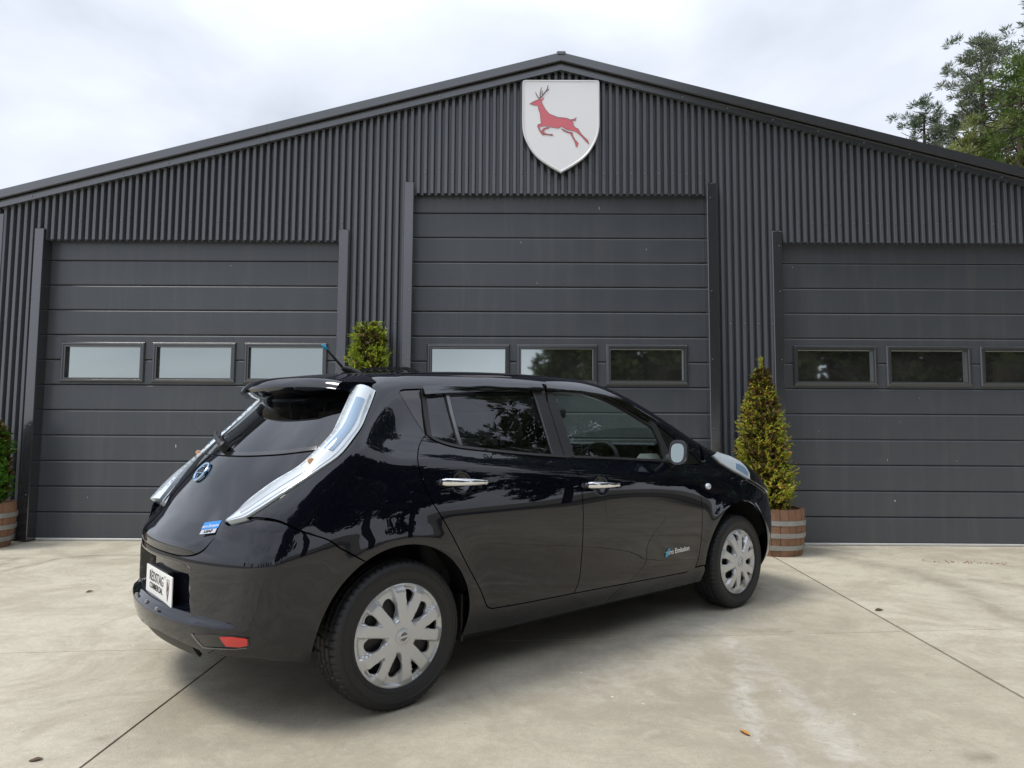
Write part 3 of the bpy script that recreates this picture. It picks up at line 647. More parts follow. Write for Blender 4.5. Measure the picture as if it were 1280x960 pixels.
# ---- big trees
M['pineA']=leafmat('grey_green_pine_needles',[(0,(0.125,0.164,0.102)),(.5,(0.203,0.242,0.156)),(1,(0.281,0.312,0.196))],trans=.2)
M['pineB']=leafmat('dark_pine_needles',[(0,(0.062,0.101,0.062)),(.6,(0.132,0.178,0.101)),(1,(0.202,0.240,0.132))],trans=.2)
M['cyp']=leafmat('yellow_green_cypress',[(0,(0.149,0.184,0.057)),(.5,(0.265,0.299,0.103)),(1,(0.391,0.414,0.172))],trans=.3)
M['cypd']=leafmat('deep_green_cypress',[(0,(0.063,0.115,0.028)),(.6,(0.138,0.207,0.050)),(1,(0.230,0.287,0.088))],trans=.3)
M['oaky']=leafmat('broadleaf_foliage',[(0,(.03,.045,.015)),(.6,(.055,.08,.025)),(1,(.09,.11,.04))],trans=.2)
def pine(x,y,h,z0,spread,m,label,seed,nb=70,group=None,leaf=(.17,.045),per=46,tip=.25,droop=.15,clr=.33,name='pine_tree'):
    r=np.random.default_rng(seed); root=empty(name,(x,y,0),label=label,cat='tree',group=group)
    tb=MB(); tb.tube([(0,0,0),(.05,0,h*.35),(-.05,.05,h*.7),(0,0,h*.97)],[h*.022,h*.016,h*.009,.02],10).build('trunk',M['bark'],root)
    lm=MB(); PP=[];DD=[]
    for i in range(nb):
        t=(i+r.uniform(0,1))/nb; zb=z0+(h-z0)*t*.97; a=i*2.4+r.uniform(-.5,.5)
        ln=spread*((1-t)**.75*(.75+.5*r.uniform())+tip*.5); ln*=(.55+.45*min(1,t*5))
        d=np.array([math.cos(a),math.sin(a),0]); p0=np.array([0,0,zb]); pts=[]
        for s in np.linspace(0,1,5): pts.append(p0+d*ln*s+np.array([0,0,(-droop*s+.42*s*s)*ln]))
        lm.tube(pts,[.045*(1-t)+.012,.03*(1-t)+.01,.02*(1-t)+.008,.012,.006],5,cap=False)
        nc=max(2,int(ln/.30))
        for c in range(nc):
            s=.3+.7*(c+r.uniform(.2,1))/nc; b=pts[0]+(pts[4]-pts[0])*s; b=b+np.array([0,0,(-droop*s+.42*s*s)*ln-(.42-droop)*ln*s])
            sub=d*0+r.normal(0,.16+.10*ln*.4,3); cen=b+sub; k=per
            q=r.normal(size=(k,3)); q/=np.linalg.norm(q,axis=1,keepdims=True); q[:,2]=q[:,2]*.65+.2
            PP.append(cen+q*clr*.42*r.uniform(.1,1,(k,1))); DD.append(q+np.array([0,0,.35])+d*.3)
    lm.build('limbs',M['bark'],root)
    V,F=leaves(np.concatenate(PP),np.concatenate(DD),leaf[0],leaf[1],r); tri_mesh('crown',V,F,m,root); return root
def copy_tree(o,x,y,rz,sc,label,group=None):
    c=o.copy(); COL.objects.link(c); c.location=(x,y,0); c.rotation_euler=(0,0,rz); c.scale=(sc,sc,sc); c['label']=label
    if group: c['group']=group
    for ch in o.children:
        d=ch.copy(); COL.objects.link(d); d.parent=c
    return c
pine(14.5,20.5,13.7,6.5,1.75,M['pineA'],'tall grey green pine with open crown rising behind the shed roof',21,nb=130,per=105,leaf=(.13,.024),clr=.38,tip=.5)
pine(13.25,21.5,12.0,5.5,2.0,M['pineB'],'lower dark pine leaning left of the tall pine behind the roof',22,nb=100,per=100,leaf=(.13,.024),clr=.38)
pine(18.2,21.5,18.0,7,3.0,M['pineB'],'tallest dark pine cut by the right edge of the picture',23,nb=110,per=50,leaf=(.16,.032),clr=.42)
pine(10.75,15.8,8.35,3,2.1,M['cyp'],'feathery yellow green cypress just above the roof line at right',24,nb=120,leaf=(.11,.032),per=80,droop=.0,clr=.38,name='cypress_tree')
pine(11.45,15.0,9.9,3,1.9,M['cypd'],'bright green cypress at the right edge above the roof',25,nb=120,leaf=(.11,.032),per=76,droop=.25,clr=.38,name='cypress_tree')
# tall conifers beside the yard on the right, mirrored in the side windows
gs='tall conifers right of the yard, mirrored in the car windows'
side=pine(13.2,7.2,18.5,2.0,3.4,M['pineB'],'tall dark conifer right of the yard, mirrored in the front door window',41,nb=90,leaf=(.26,.09),per=60,clr=.8,tip=.6,group=gs)
# trees across the yard behind the camera, mirrored in the panes and the paint
gt='trees across the yard seen mirrored in glass and paint'
base=pine(5.5,-11,14.5,1.7,3.6,M['oaky'],'dark broad tree across the yard mirrored in the right hand panes',31,nb=78,leaf=(.34,.20),per=46,tip=.6,clr=1.0,group=gt,name='broad_tree')
for i,(x,y,rz,s) in enumerate([(10.5,-9.5,1.1,1.25),(15.5,-6.5,2.3,1.2),(20.5,-3.5,3.7,1.0),(3.2,-14,4.5,.62),(25,2.5,5.5,.7),(27,9,.6,.9)]):
    copy_tree(base,x,y,rz,s,'dark broad tree across the yard behind the camera, mirrored in glass and paint',gt)
for i,(x,y,s) in enumerate([(-6,-34,.45),(-14,-32,.5),(-22,-27,.42),(-31,-20,.5),(-2,-36,.5),(-38,-9,.45),(-10,-36,.55),(-18,-31,.5)]):
    copy_tree(base,x,y,i*1.7,s*.55,'low tree in the far row beyond the yard, mirrored in the car tail','far trees beyond the yard')
copy_tree(side,17.5,10.8,2.0,1.1,'tall dark conifer right of the yard beside the shed wall, mirrored in the car glass',gs)
# ---- small litter
M['leafor']=mat('orange_dead_leaf',(.50,.22,.04),.7,noise=.2,nscale=40); M['leafbr']=mat('brown_dead_leaf',(.09,.055,.03),.8,noise=.3,nscale=40)
def dead_leaf(x,y,rz,s,m,lab):
    pts=catmull([(-.5,0,.06),(-.25,.17,.10),(.1,.2,.16),(.5,0,.05),(.1,-.2,.12),(-.25,-.17,.05)],3,True); n_=len(pts)
    V=[(x_*s,y_*s,max(.002,z_*s)) for x_,y_,z_ in pts]+[(0,0,.004)]; F=[(i,(i+1)%n_,n_) for i in range(n_)]
    V2=V+[(a,b,c+.001) for a,b,c in V]; F2=F+[(b_+n_+1,a_+n_+1,c_+n_+1) for a_,b_,c_ in F]
    o=mesh('fallen_leaf',V2,F2,m,smooth=True); o.location=(x,y,.001); o.rotation_euler=(0,0,rz); return tag(o,lab,'leaf','dead leaves lying on the concrete')
dead_leaf(.913,2.79,2.0,.055,M['leafor'],'small curled orange leaf on the concrete in the right foreground')
dead_leaf(-1.71,2.519,.4,.045,M['leafbr'],'dark brown curled leaf on the concrete at the bottom left')
dead_leaf(-3.132,5.096,1.2,.06,M['leafbr'],'brown leaf scrap on the pale concrete left of the car')
dead_leaf(2.47,4.72,.3,.07,M['leafbr'],'brown leaf scrap beside the right hand concrete joint')
M['rust']=mat('rust_brown_litter',(.26,.14,.08),.85,noise=.3,nscale=60)
mb=MB()
for k in range(40):
    x=random.gauss(4.25,.20); y=6.5+random.gauss(0,.045)-(x-4.25)*.12; s=random.uniform(.005,.014); a=random.uniform(0,3)
    c,q=math.cos(a)*s,math.sin(a)*s; mb.add([(x-c,y-q,.002),(x+q*.4,y-c*.4,.002),(x+c,y+q,.003),(x-q*.4,y+c*.4,.003),(x,y,.012)],[(0,1,4),(1,2,4),(2,3,4),(3,0,4)])
tag(mb.build('leaf_litter',M['rust']),'scattered rust brown leaf litter on the concrete before the right door','litter',kind='stuff')
# ---------------------------------------------------------------- car panels
CAR=empty('parked_car',(-1.05736,3.6384,0),.72057,label='black five door hatchback parked on the concrete before the shed',cat='car')
def resample(P,step):
    out=[]
    for a,b in zip(P,P[1:]+P[:1]):
        a,b=np.array(a),np.array(b); n=max(1,int(np.ceil(np.linalg.norm(b-a)/step)))
        for t in np.arange(n)/n: out.append(a+(b-a)*t)
    P=[out[0]]
    for q in out[1:]:
        if np.linalg.norm(q-P[-1])>1e-4: P.append(q)
    if np.linalg.norm(P[0]-P[-1])<1e-4: P.pop()
    return np.array(P)
def inside(pts,P):
    x,y=pts[:,0],pts[:,1]; c=np.zeros(len(pts),bool); j=len(P)-1
    for i in range(len(P)):
        xi,yi=P[i]; xj,yj=P[j]
        k=((yi>y)!=(yj>y)); 
        with np.errstate(divide='ignore',invalid='ignore'): c^=k&(x<(xj-xi)*(y-yi)/(yj-yi+1e-15)+xi)
        j=i
    return c
def dist_poly(pts,P):
    d=np.full(len(pts),9.)
    for a,b in zip(P,np.roll(P,-1,0)):
        e=b-a; t=np.clip(((pts-a)@e)/(e@e+1e-12),0,1); d=np.minimum(d,np.linalg.norm(pts-a-t[:,None]*e,axis=1))
    return d
def area(P): return .5*np.sum(P[:,0]*np.roll(P[:,1],-1)-np.roll(P[:,0],-1)*P[:,1])
def inset(P,g):
    if g==0: return P
    n=np.roll(P,-1,0)-np.roll(P,1,0); n=np.stack([-n[:,1],n[:,0]],1); n/=np.linalg.norm(n,axis=1,keepdims=True)+1e-9
    return P+n*g*np.sign(area(P))
ZERO=lambda a,b:np.zeros(np.shape(a))
def panel(name,poly,m,parent=None,side=-1,proj='side',off=0.,rim=.016,grid=.035,gap=.0028,holes=(),disp=None,extra=None,flip_y=False):
    parent=parent or CAR
    P=inset(resample([tuple(q) for q in poly],grid*.7),gap); H=[inset(resample([tuple(q) for q in h],grid*.7),-gap if gap else 0) for h in holes]
    lo,hi=P.min(0),P.max(0); gx,gy=np.meshgrid(np.arange(lo[0],hi[0],grid),np.arange(lo[1],hi[1],grid*.9)); gx=gx+(np.arange(gx.shape[0])%2)[:,None]*grid*.5
    G=np.stack([gx.ravel(),gy.ravel()],1)
    if extra is not None: G=np.concatenate([G,np.asarray(extra)])
    ok=inside(G,P)&(dist_poly(G,P)>grid*.3)
    for h in H: ok&=~inside(G,h)&(dist_poly(G,h)>grid*.3)
    G=G[ok]
    pts=[Vector(q) for q in P]; E=[(i,(i+1)%len(P)) for i in range(len(P))]
    for h in H:
        b=len(pts); pts+=[Vector(q) for q in h]; E+=[(b+i,b+(i+1)%len(h)) for i in range(len(h))]
    pts+=[Vector(q) for q in G]
    r=delaunay_2d_cdt(pts,E,[],0,1e-5); V2=np.array([tuple(q) for q in r[0]]); T=np.array([f for f in r[2] if len(f)==3])
    c=V2[T].mean(1); ok=inside(c,P)
    for h in H: ok&=~inside(c,h)
    T=T[ok]
    pt=(lambda a,b,o:side_pt(a,b,o)) if proj=='side' else (lambda a,b,o:top_pt(a,b,o))
    q=pt(V2[:,0],V2[:,1],0.); n=grad(q[:,0],q[:,1],q[:,2]); n[:,1]*=np.where(q[:,1]<0,-1,1) if False else 1
    # F is symmetric in y, so its numeric gradient already has the right sign
    if disp is not None:
        e=3e-3; D=lambda a,b:disp(a,b)
        pu=pt(V2[:,0]+e,V2[:,1],0.)-pt(V2[:,0]-e,V2[:,1],0.); pv=pt(V2[:,0],V2[:,1]+e,0.)-pt(V2[:,0],V2[:,1]-e,0.)
        du=(D(V2[:,0]+e,V2[:,1])-D(V2[:,0]-e,V2[:,1]))[:,None]; dv=(D(V2[:,0],V2[:,1]+e)-D(V2[:,0],V2[:,1]-e))[:,None]
        nn=np.cross(pu+n*du,pv+n*dv); nn/=np.linalg.norm(nn,axis=1,keepdims=True)+1e-12; nn*=np.sign((nn*n).sum(1,keepdims=True))
        q=q+n*(off+D(V2[:,0],V2[:,1]))[:,None]; n=nn
    else: q=q+n*off
    if side==-1: q=q*[1,-1,1]; n=n*[1,-1,1]
    fn=np.cross(q[T[:,1]]-q[T[:,0]],q[T[:,2]]-q[T[:,0]]); fl=(fn*n[T[:,0]]).sum(1)<0; T[fl]=T[fl][:,::-1]
    # boundary rim
    ed={}
    for f in T:
        for a,b in ((f[0],f[1]),(f[1],f[2]),(f[2],f[0])): ed[(a,b)]=1
    be=[(a,b) for a,b in ed if (b,a) not in ed]
    bv=sorted({a for e in be for a in e}); ix={v:i for i,v in enumerate(bv)}; nb=len(bv); N0=len(q)
    V=np.concatenate([q,q[bv],q[bv]-n[bv]*rim]); F=[tuple(f) for f in T]+[(N0+ix[b],N0+ix[a],N0+nb+ix[a],N0+nb+ix[b]) for a,b in be]
    me=bpy.data.meshes.new(name); me.from_pydata(V.tolist(),[],[tuple(map(int,f)) for f in F]); addmats(me,m)
    me.polygons.foreach_set('use_smooth',[True]*len(me.polygons))
    me.normals_split_custom_set_from_vertices(np.concatenate([n,np.zeros((2*nb,3))]).tolist()); me.update()
    return link(name,me,parent)
def mirror_copy(o,parent=None):
    """left hand twin of a right hand part, with its sub-parts"""
    me=o.data.copy() if o.data else None
    c=bpy.data.objects.new(o.name.split('.')[0],me); COL.objects.link(c); c.parent=parent or o.parent
    c.location=(o.location.x,-o.location.y,o.location.z)
    if me:
        nrm=np.empty(len(me.corner_normals)*3,np.float32); me.corner_normals.foreach_get('vector',nrm); nrm=nrm.reshape(-1,3)*[1,-1,1]
        co=np.empty(len(me.vertices)*3,np.float32); me.vertices.foreach_get('co',co); co=co.reshape(-1,3)*[1,-1,1]; me.vertices.foreach_set('co',co.astype(np.float32).ravel())
        # reversed loops: rebuild to keep the normals matched
        vi=np.empty(len(me.loops),np.int32); me.loops.foreach_get('vertex_index',vi); ls=[(p.loop_start,p.loop_total) for p in me.polygons]
        F=[];NN=[]
        for s,t in ls: F.append(vi[s:s+t][::-1].tolist()); NN+=nrm[s:s+t][::-1].tolist()
        m2=bpy.data.meshes.new(c.name); m2.from_pydata(co.tolist(),[],F); addmats(m2,list(o.data.materials))
        mi=np.empty(len(me.polygons),np.int32); me.polygons.foreach_get('material_index',mi); m2.polygons.foreach_set('material_index',mi)
        sm=np.empty(len(me.polygons),bool); me.polygons.foreach_get('use_smooth',sm); m2.polygons.foreach_set('use_smooth',sm)
        if sm.any(): m2.normals_split_custom_set(NN)
        m2.update(); c.data=m2; bpy.data.meshes.remove(me)
    for ch in o.children: mirror_copy(ch,c)
    return c
CEN=SB-RF*math.pi/2
mir=lambda P:[(2*CEN-s,z) for s,z in P][::-1]
def xz(x,z):   # point on the right flank at (x,z) -> (s,z)
    lo,hi=0.,1.5
    for _ in range(40):
        m_=(lo+hi)/2
        if body_f(np.array(x),np.array(m_),np.array(z))<0: lo=m_
        else: hi=m_
    return (float(side_s(np.array(x),np.array(lo))),z)
def arc(cx,cz,r,a0,a1,n=26): return [xz(cx+r*math.cos(math.radians(a)),cz+r*math.sin(math.radians(a))) for a in np.linspace(a0,a1,n)]
# boundary curves, rear to front, in unrolled body coordinates (s, z)
RG=catmull([(.156,1.171),(.108,1.128),(.084,1.085),(.078,1.04),(.094,.969),(.134,.882),(.179,.815),(.223,.751),(.323,.595),(.434,.441),(.478,.37),(.500,.346),(.529,.336)],4)
DB=[(.529,.336),(.732,.331),(1.083,.328)]; DBF=[(1.087,.328),(1.499,.321),(2.10,.311)]
BG=catmull([(1.085,.328),(1.108,.38),(1.117,.44),(1.12,.55),(1.12,.70),(1.12,.80),(1.112,.90),(1.096,.975),(1.072,1.040),(1.055,1.049)],4)
BELT_R=catmull([(.156,1.171),(.18,1.158),(.222,1.137),(.341,1.109),(.585,1.084),(.80,1.066),(1.055,1.049)],4)
BELT_F=catmull([(1.055,1.049),(1.3,1.040),(1.6,1.026),(1.933,1.008),(2.040,.998)],4)
FG=catmull([(2.147,.982),(2.185,.955),(2.215,.92),(2.234,.85),(2.24,.784),(2.242,.682),(2.238,.492),(2.224,.402),(2.206,.345),(2.17,.316),(2.10,.311)],4)
DRIP=catmull([(.183,1.394),(.4,1.412),(.611,1.429),(.85,1.450),(1.058,1.462),(1.21,1.471),(1.368,1.473),(1.5,1.459),(1.606,1.434),(1.70,1.401),(1.783,1.36),(1.90,1.303),(2.002,1.248),(2.12,1.172),(2.25,1.080),(2.363,.988)],4)
iD=min(range(len(DRIP)),key=lambda i:abs(DRIP[i][0]-1.058)); iE=min(range(len(DRIP)),key=lambda i:abs(DRIP[i][0]-2.002))
LO=catmull([(-.121,1.375),(-.140,1.32),(-.157,1.273),(-.195,1.173),(-.241,1.096),(-.319,1.027),(-.413,.943),(-.485,.879),(-.537,.838)],4)
LI=catmull([(-.62,.823),(-.575,.896),(-.497,.970),(-.41,1.037),(-.352,1.112),(-.311,1.181),(-.292,1.253),(-.28,1.329),(-.269,1.378)],4)
LLO=catmull([(-.121,1.362),(-.158,1.262),(-.196,1.152),(-.240,1.070),(-.31,1.0),(-.393,.917),(-.453,.855),(-.498,.818),(-.539,.803),(-.574,.793)],4)
LLI=catmull([(-.608,.818),(-.564,.89),(-.488,.964),(-.402,1.03),(-.346,1.104),(-.306,1.173),(-.289,1.245),(-.272,1.32),(-.262,1.376)],4)
TIP=[(-.537,.838),(-.583,.822),(-.605,.813),(-.62,.823)]
yw=curve([(-.2,.49),(.04,.50),(.5,.525),(1.0,.52),(1.3,.49),(1.5,.487),(1.7,.50),(1.9,.54),(2.15,.61),(2.35,.665),(2.46,.69)])
def top_edge(x): y=float(yw(np.array(x))); z=float(top_pt(np.array(x),np.array(y))[2]); return (float(side_s(np.array(x),np.array(y))),z)
TE=[top_edge(x) for x in np.linspace(.04,2.44,40)]
BGAP=catmull([(-.500,.816),(-.455,.820),(-.393,.816),(-.32,.780),(-.261,.749),(-.226,.713)],4)
th=math.degrees(math.atan2(.645-.32,-.187)); AR=.377; AF=.403
ARCH_R=arc(0,.32,AR,-12,th,30)
BGAP=[q for q in BGAP if q[0]<ARCH_R[-1][0]-.02]
# ---- shell that closes the gaps from behind
panel('inner_shell',[xz(.44,.24),(2.22,.24),(2.22,.30)]+arc(2.7,.32,.50,178,98,12)+[(2.6,.90),(2.3,.93),(1.05,1.02),(.3,1.07),(.05,1.10),(-.2,1.05),(-.36,.95),(-.5,.80)]+arc(0,.32,.46,120,-10,14),M['matte'],side=-1,off=-.035,rim=.002,grid=.07,gap=0)
mirror_copy(bpy.data.objects['inner_shell'])
tgs=[(-.62,.35),(-.56,.80),(-.40,1.04),(-.33,1.12)]
panel('tail_shell',tgs[::-1]+[(CEN*1.0,.36)][:0]+mir(tgs)[::-1] if False else tgs+mir(tgs),M['matte'],side=1,off=-.055,rim=.002,grid=.07,gap=0,holes=[])
def sstep(x,a,b): t=np.clip((x-a)/(b-a),0,1); return t*t*(3-2*t)
def poly_d(s_,z_,P):
    P=np.array(P); q=np.stack([np.ravel(s_),np.ravel(z_)],1); d=np.full(len(q),9.)
    for a_,b_ in zip(P[:-1],P[1:]):
        e_=b_-a_; t_=np.clip(((q-a_)@e_)/(e_@e_+1e-12),0,1); d=np.minimum(d,np.linalg.norm(q-a_-t_[:,None]*e_,axis=1))
    return d.reshape(np.shape(s_))
lamp_top=lambda z_:.018+.032*(1-sstep(z_,1.14,1.36))
def flare(s_,z_): return (lamp_top(z_)-.010)*np.exp(-(poly_d(s_,z_,LLO)/.105)**2)*np.exp(-(np.maximum(0,.79-z_)/.05)**2)
# ---- side of the body: quarter, sill, cant rail and pillar in one pressing
BS=[xz(.372,.226),(.641,.216),(1.026,.219),(1.4,.220),(2.15,.218),(2.30,.222),(2.31,.30),(2.29,.335)]+[(2.206,.330)]+DBF[::-1]+DB[::-1]+RG[::-1][1:]
BS+=[(.10,1.255),(.055,1.325),(.025,1.368),(.032,1.381),(.06,1.387)]+DRIP+TE[::-1]+[(-.151,1.442),(-.143,1.383)]+LLO[:-7]+BGAP[1:]+ARCH_R[::-1]
body=panel('body_side',BS,M['paint'],grid=.03,disp=flare)
mirror_copy(body)
# ---- fixed panes behind and ahead of the doors
qg=panel('quarter_pane',[(.156,1.171),(.10,1.255),(.055,1.325),(.025,1.368),(.032,1.381),(.06,1.387),(.183,1.394),(.166,1.28)],M['gloss'],off=-.004,gap=.004)
mirror_copy(qg)
qf=panel('front_quarter_pane',[(2.04,.998),(2.147,.984),(2.363,.985)]+DRIP[iE:][::-1][1:]+[(2.02,1.1)],M['gloss'],off=-.004,gap=.004); mirror_copy(qf)
# ---- doors
def bowl(cx,cz):
    return lambda s,z:-.020*np.exp(-(np.maximum(0,np.hypot((s-cx)/.052,(z-cz)/.045)-.55)/.28)**2)
def bowlpts(cx,cz): return [(cx+a,cz+b) for a in np.arange(-.09,.091,.009) for b in np.arange(-.08,.081,.009)]
def handle(cx,cz,L,door,tilt):
    # tapered chromed bar standing off the skin on two feet
    mb=MB(); n=15; V=[];Fc=[]
    for i in range(n):
        t=i/(n-1); x=cx+(t-.5)*L; z=cz+tilt*(t-.5)*L; w=.017*(1-.45*t**2.2)*(1 if t>.04 else .75)*(1 if t<.97 else .7); y=-float(side_pt(np.array(x),np.array(z))[1]); d=.034*(math.sin(math.pi*min(1,max(0,.06+t*.88)))**.35)
        for k in range(10):
            a=2*math.pi*k/10; V.append((x,y-d-.007*math.sin(a)*1.0-.001,z+w*math.cos(a)))
    for i in range(n-1):
        for k in range(10): Fc.append((i*10+k,i*10+(k+1)%10,(i+1)*10+(k+1)%10,(i+1)*10+k))
    Fc+=[tuple(range(10))[::-1],tuple((n-1)*10+k for k in range(10))]
    mb.add(V,Fc)
    for t in (.04,.95):
        x=cx+(t-.5)*L; z=cz+tilt*(t-.5)*L; y=-float(side_pt(np.array(x),np.array(z))[1]); mb.tube([(x,y+.006,z),(x,y-.026,z)],[.013,.011],8)
    return mb.build('door_handle',M['chrome'],door,smooth=True,sharp=50)
RD=BELT_R+BG[::-1][1:]+DB[::-1]+RG[::-1][1:-1]
rdoor=panel('rear_door',RD,M['paint'],grid=.03,disp=bowl(.315,.952),extra=bowlpts(.315,.952))
handle(.318,.953,.262,rdoor,-.04)
FD=BG+BELT_F[1:]+[(2.147,.982)]+FG[1:]+DBF[::-1][1:]
fdoor=panel('front_door',FD,M['paint'],grid=.03,disp=bowl(1.275,.897),extra=bowlpts(1.275,.897))
handle(1.277,.898,.262,fdoor,-.04)
RW=[(.394,1.375),(.969,1.42),(.961,1.066),(.80,1.076),(.585,1.094),(.383,1.121)]; RQ=[(.218,1.362),(.356,1.372),(.352,1.126),(.27,1.141),(.196,1.163)]
rf=panel('rear_door_frame',[(.166,1.171)]+BELT_R[3:]+[(1.057,1.2),(1.060,1.35)]+DRIP[:iD+1][::-1]+[(.170,1.28)],M['plast'],rdoor,off=.001,holes=[RW,RQ],grid=.04)
panel('rear_window',RW,M['gr'],rdoor,off=-.003,gap=.001,rim=.003,grid=.05); panel('rear_quarter_window',RQ,M['gr'],rdoor,off=-.003,gap=.001,rim=.003,grid=.05)
FW=[(1.135,1.425),(1.26,1.434),(1.392,1.430),(1.52,1.405),(1.639,1.365),(1.75,1.316),(1.846,1.27),(1.94,1.222),(1.958,1.12),(1.945,1.018),(1.6,1.038),(1.3,1.05),(1.137,1.059)]
ff=panel('front_door_frame',[(1.06,1.35),(1.058,1.2)]+BELT_F+[(2.02,1.12)]+DRIP[iD+1:iE+1][::-1],M['plast'],fdoor,off=.001,holes=[FW],grid=.04)
panel('front_window',FW,M['gf'],fdoor,off=-.003,gap=.001,rim=.003,grid=.05)
# belt seals
def strip(name,P,w,m,parent,off,rim=.006): 
    P=[tuple(q) for q in P]; return panel(name,P+[(a,b-w) for a,b in P[::-1]],m,parent,off=off,rim=rim,gap=0,grid=.03)
strip('belt_seal',[(a,b+.012) for a,b in BELT_R[4:]],.012,M['plast'],rdoor,.006); strip('belt_seal',[(a,b+.012) for a,b in BELT_F[1:]],.012,M['plast'],fdoor,.006)
# window divider bar and bright pillar edges
panel('divider_bar',[(.366,1.372),(.386,1.374),(.376,1.120),(.358,1.124)],M['trim'],rdoor,off=.004,gap=0,rim=.006)
panel('pillar_edge',[(.972,1.42),(.980,1.42),(.972,1.062),(.964,1.063)],M['trim'],rdoor,off=.003,gap=0,rim=.004)
# wind deflectors
vr=panel('wind_deflector',[(.185,1.396),(.4,1.413),(.611,1.43),(.85,1.451),(1.052,1.463),(1.050,1.413),(.85,1.402),(.59,1.386),(.4,1.372),(.190,1.357)],M['visor'],rdoor,off=.022,gap=0,rim=.02,grid=.03)
vf=panel('wind_deflector',DRIP[iD+1:iE-1]+[(1.925,1.258),(1.86,1.283),(1.75,1.334),(1.6,1.391),(1.48,1.416),(1.36,1.426),(1.2,1.424),(1.068,1.416)],M['visor'],fdoor,off=.022,gap=0,rim=.02,grid=.03)
# lettering on the front door
def text(name,body_,size,m,parent,loc,axes,ext=.0006,bold=.0,sx=1,align='CENTER'):
    cu=bpy.data.curves.new(name,'FONT'); cu.body=body_; cu.size=size; cu.extrude=ext; cu.offset=bold; cu.align_x=align; cu.align_y='CENTER'; cu.resolution_u=3
    o=bpy.data.objects.new(name,cu); me=bpy.data.meshes.new_from_object(o); bpy.data.objects.remove(o); bpy.data.curves.remove(cu)
    X,Y,Z=[Vector(a).normalized() for a in axes]; o_=Vector(loc)
    for v in me.vertices: v.co=o_+X*v.co.x*sx+Y*v.co.y+Z*v.co.z
    me.materials.clear(); me.materials.append(m); me.update()
    q=bpy.data.objects.new(name,me); COL.objects.link(q); q.parent=parent; return q
def flank(s,z): 
    q=side_pt(np.array([s]),np.array([z])); g=grad(q[:,0],q[:,1],q[:,2])[0]; q=q[0]; return Vector((q[0],-q[1],q[2])),Vector((g[0],-g[1],g[2]))
q0,n0=flank(1.99,.462); ax=Vector((1,0,.03)); ax=(ax-n0*ax.dot(n0)).normalized(); ay=n0.cross(ax)
text('door_lettering','zero Emission',.044,M['inkw'],fdoor,q0+n0*.002,(ax,ay,n0),bold=.0008)
mb=MB(); c=q0-ax*.105+n0*.0035
for P in ([(-.022,-.012),(-.004,.016),(.004,.018),(-.010,-.006),(-.002,-.016),(-.012,-.022)],[(.022,.012),(.004,-.016),(-.004,-.018),(.010,.006),(.002,.016),(.012,.022)]):
    V=[c+ax*a*1.1+ay*b*1.25 for a,b in P]; V=[tuple(v) for v in V]+[tuple(v+n0*.001) for v in V]; mb.add(V,[(6,7,8,9,10,11)]+[(i,(i+1)%6,(i+1)%6+6,i+6) for i in range(6)])
mb.build('leaf_mark',M['cyan'],fdoor)
# ---- door mirror
def mirror_unit():
    # housing: rounded shell lofted along y
    mb=MB(); c=Vector((1.885,-.955,1.073)); n=18; rings=[]
    for t in np.linspace(0,1,9):
        x=.015+t*.075; s=math.cos(t*math.pi/2)**.55 if t<1 else 0.02
        rings.append((x,max(.02,s)))
    V=[];Fc=[]
    prof=[]
    for k in range(n):
        a=2*math.pi*k/n; ca,sa=math.cos(a),math.sin(a)
        prof.append((math.copysign(abs(ca)**.7,ca)*.056*(1+.06*sa),math.copysign(abs(sa)**.72,sa)*.076))
    ring0=[(0.0,1.0)]+rings
    for x,s in ring0:
        for y,z in prof: V.append((c.x+x-.0*y,c.y+y*s,c.z+z*s+.02*(1-s)))
    for i in range(len(ring0)-1):
        for k in range(n): Fc.append((i*n+k,(i+1)*n+k,(i+1)*n+(k+1)%n,i*n+(k+1)%n))
    Fc.append(tuple((len(ring0)-1)*n+k for k in range(n))[::-1])
    # rear-facing bezel
    b=len(V); V+=[(c.x,c.y+.006+y*.80,c.z-.004+z*.82) for y,z in prof]+[(c.x+.012,c.y+.006+y*.78,c.z-.004+z*.80) for y,z in prof]
    Fc+=[(k,(k+1)%n,b+(k+1)%n,b+k) for k in range(n)]+[(b+k,b+(k+1)%n,b+n+(k+1)%n,b+n+k) for k in range(n)]+[tuple(b+n+k for k in range(n))]
    yaw=lambda P:[(c.x+(a-c.x)*.96-(b-c.y)*.26+(d-c.z)*.10,c.y+(b-c.y)*.96+(a-c.x)*.26,d-(a-c.x)*.10) for a,b,d in P]
    V=yaw(V)
    o=mesh('door_mirror',V,Fc,M['paint'],CAR,smooth=True,sharp=45)
    mesh('mirror_glass',yaw([(c.x+.0115-.006,c.y+.006+y*.74,c.z-.004+z*.76) for y,z in prof]),[tuple(range(n))[::-1]],M['mirror'],o)
    MB().tube([(1.93,-.91,1.02),(1.97,-.86,1.01),(2.0,-.80,1.01)],[.024,.028,.05],10).build('mirror_arm',M['plast'],o,smooth=True)
    mb=MB(); 
    return o
mo=mirror_unit(); mirror_copy(mo)
# copy the doors to the far side
mirror_copy(rdoor); mirror_copy(fdoor)
for o in bpy.data.objects:   # lettering would read backwards on the far side: drop it there
    if o.name.startswith(('door_lettering.','leaf_mark.')): o['drop']=1
for o in [o for o in bpy.data.objects if o.get('drop')]: bpy.data.objects.remove(o)
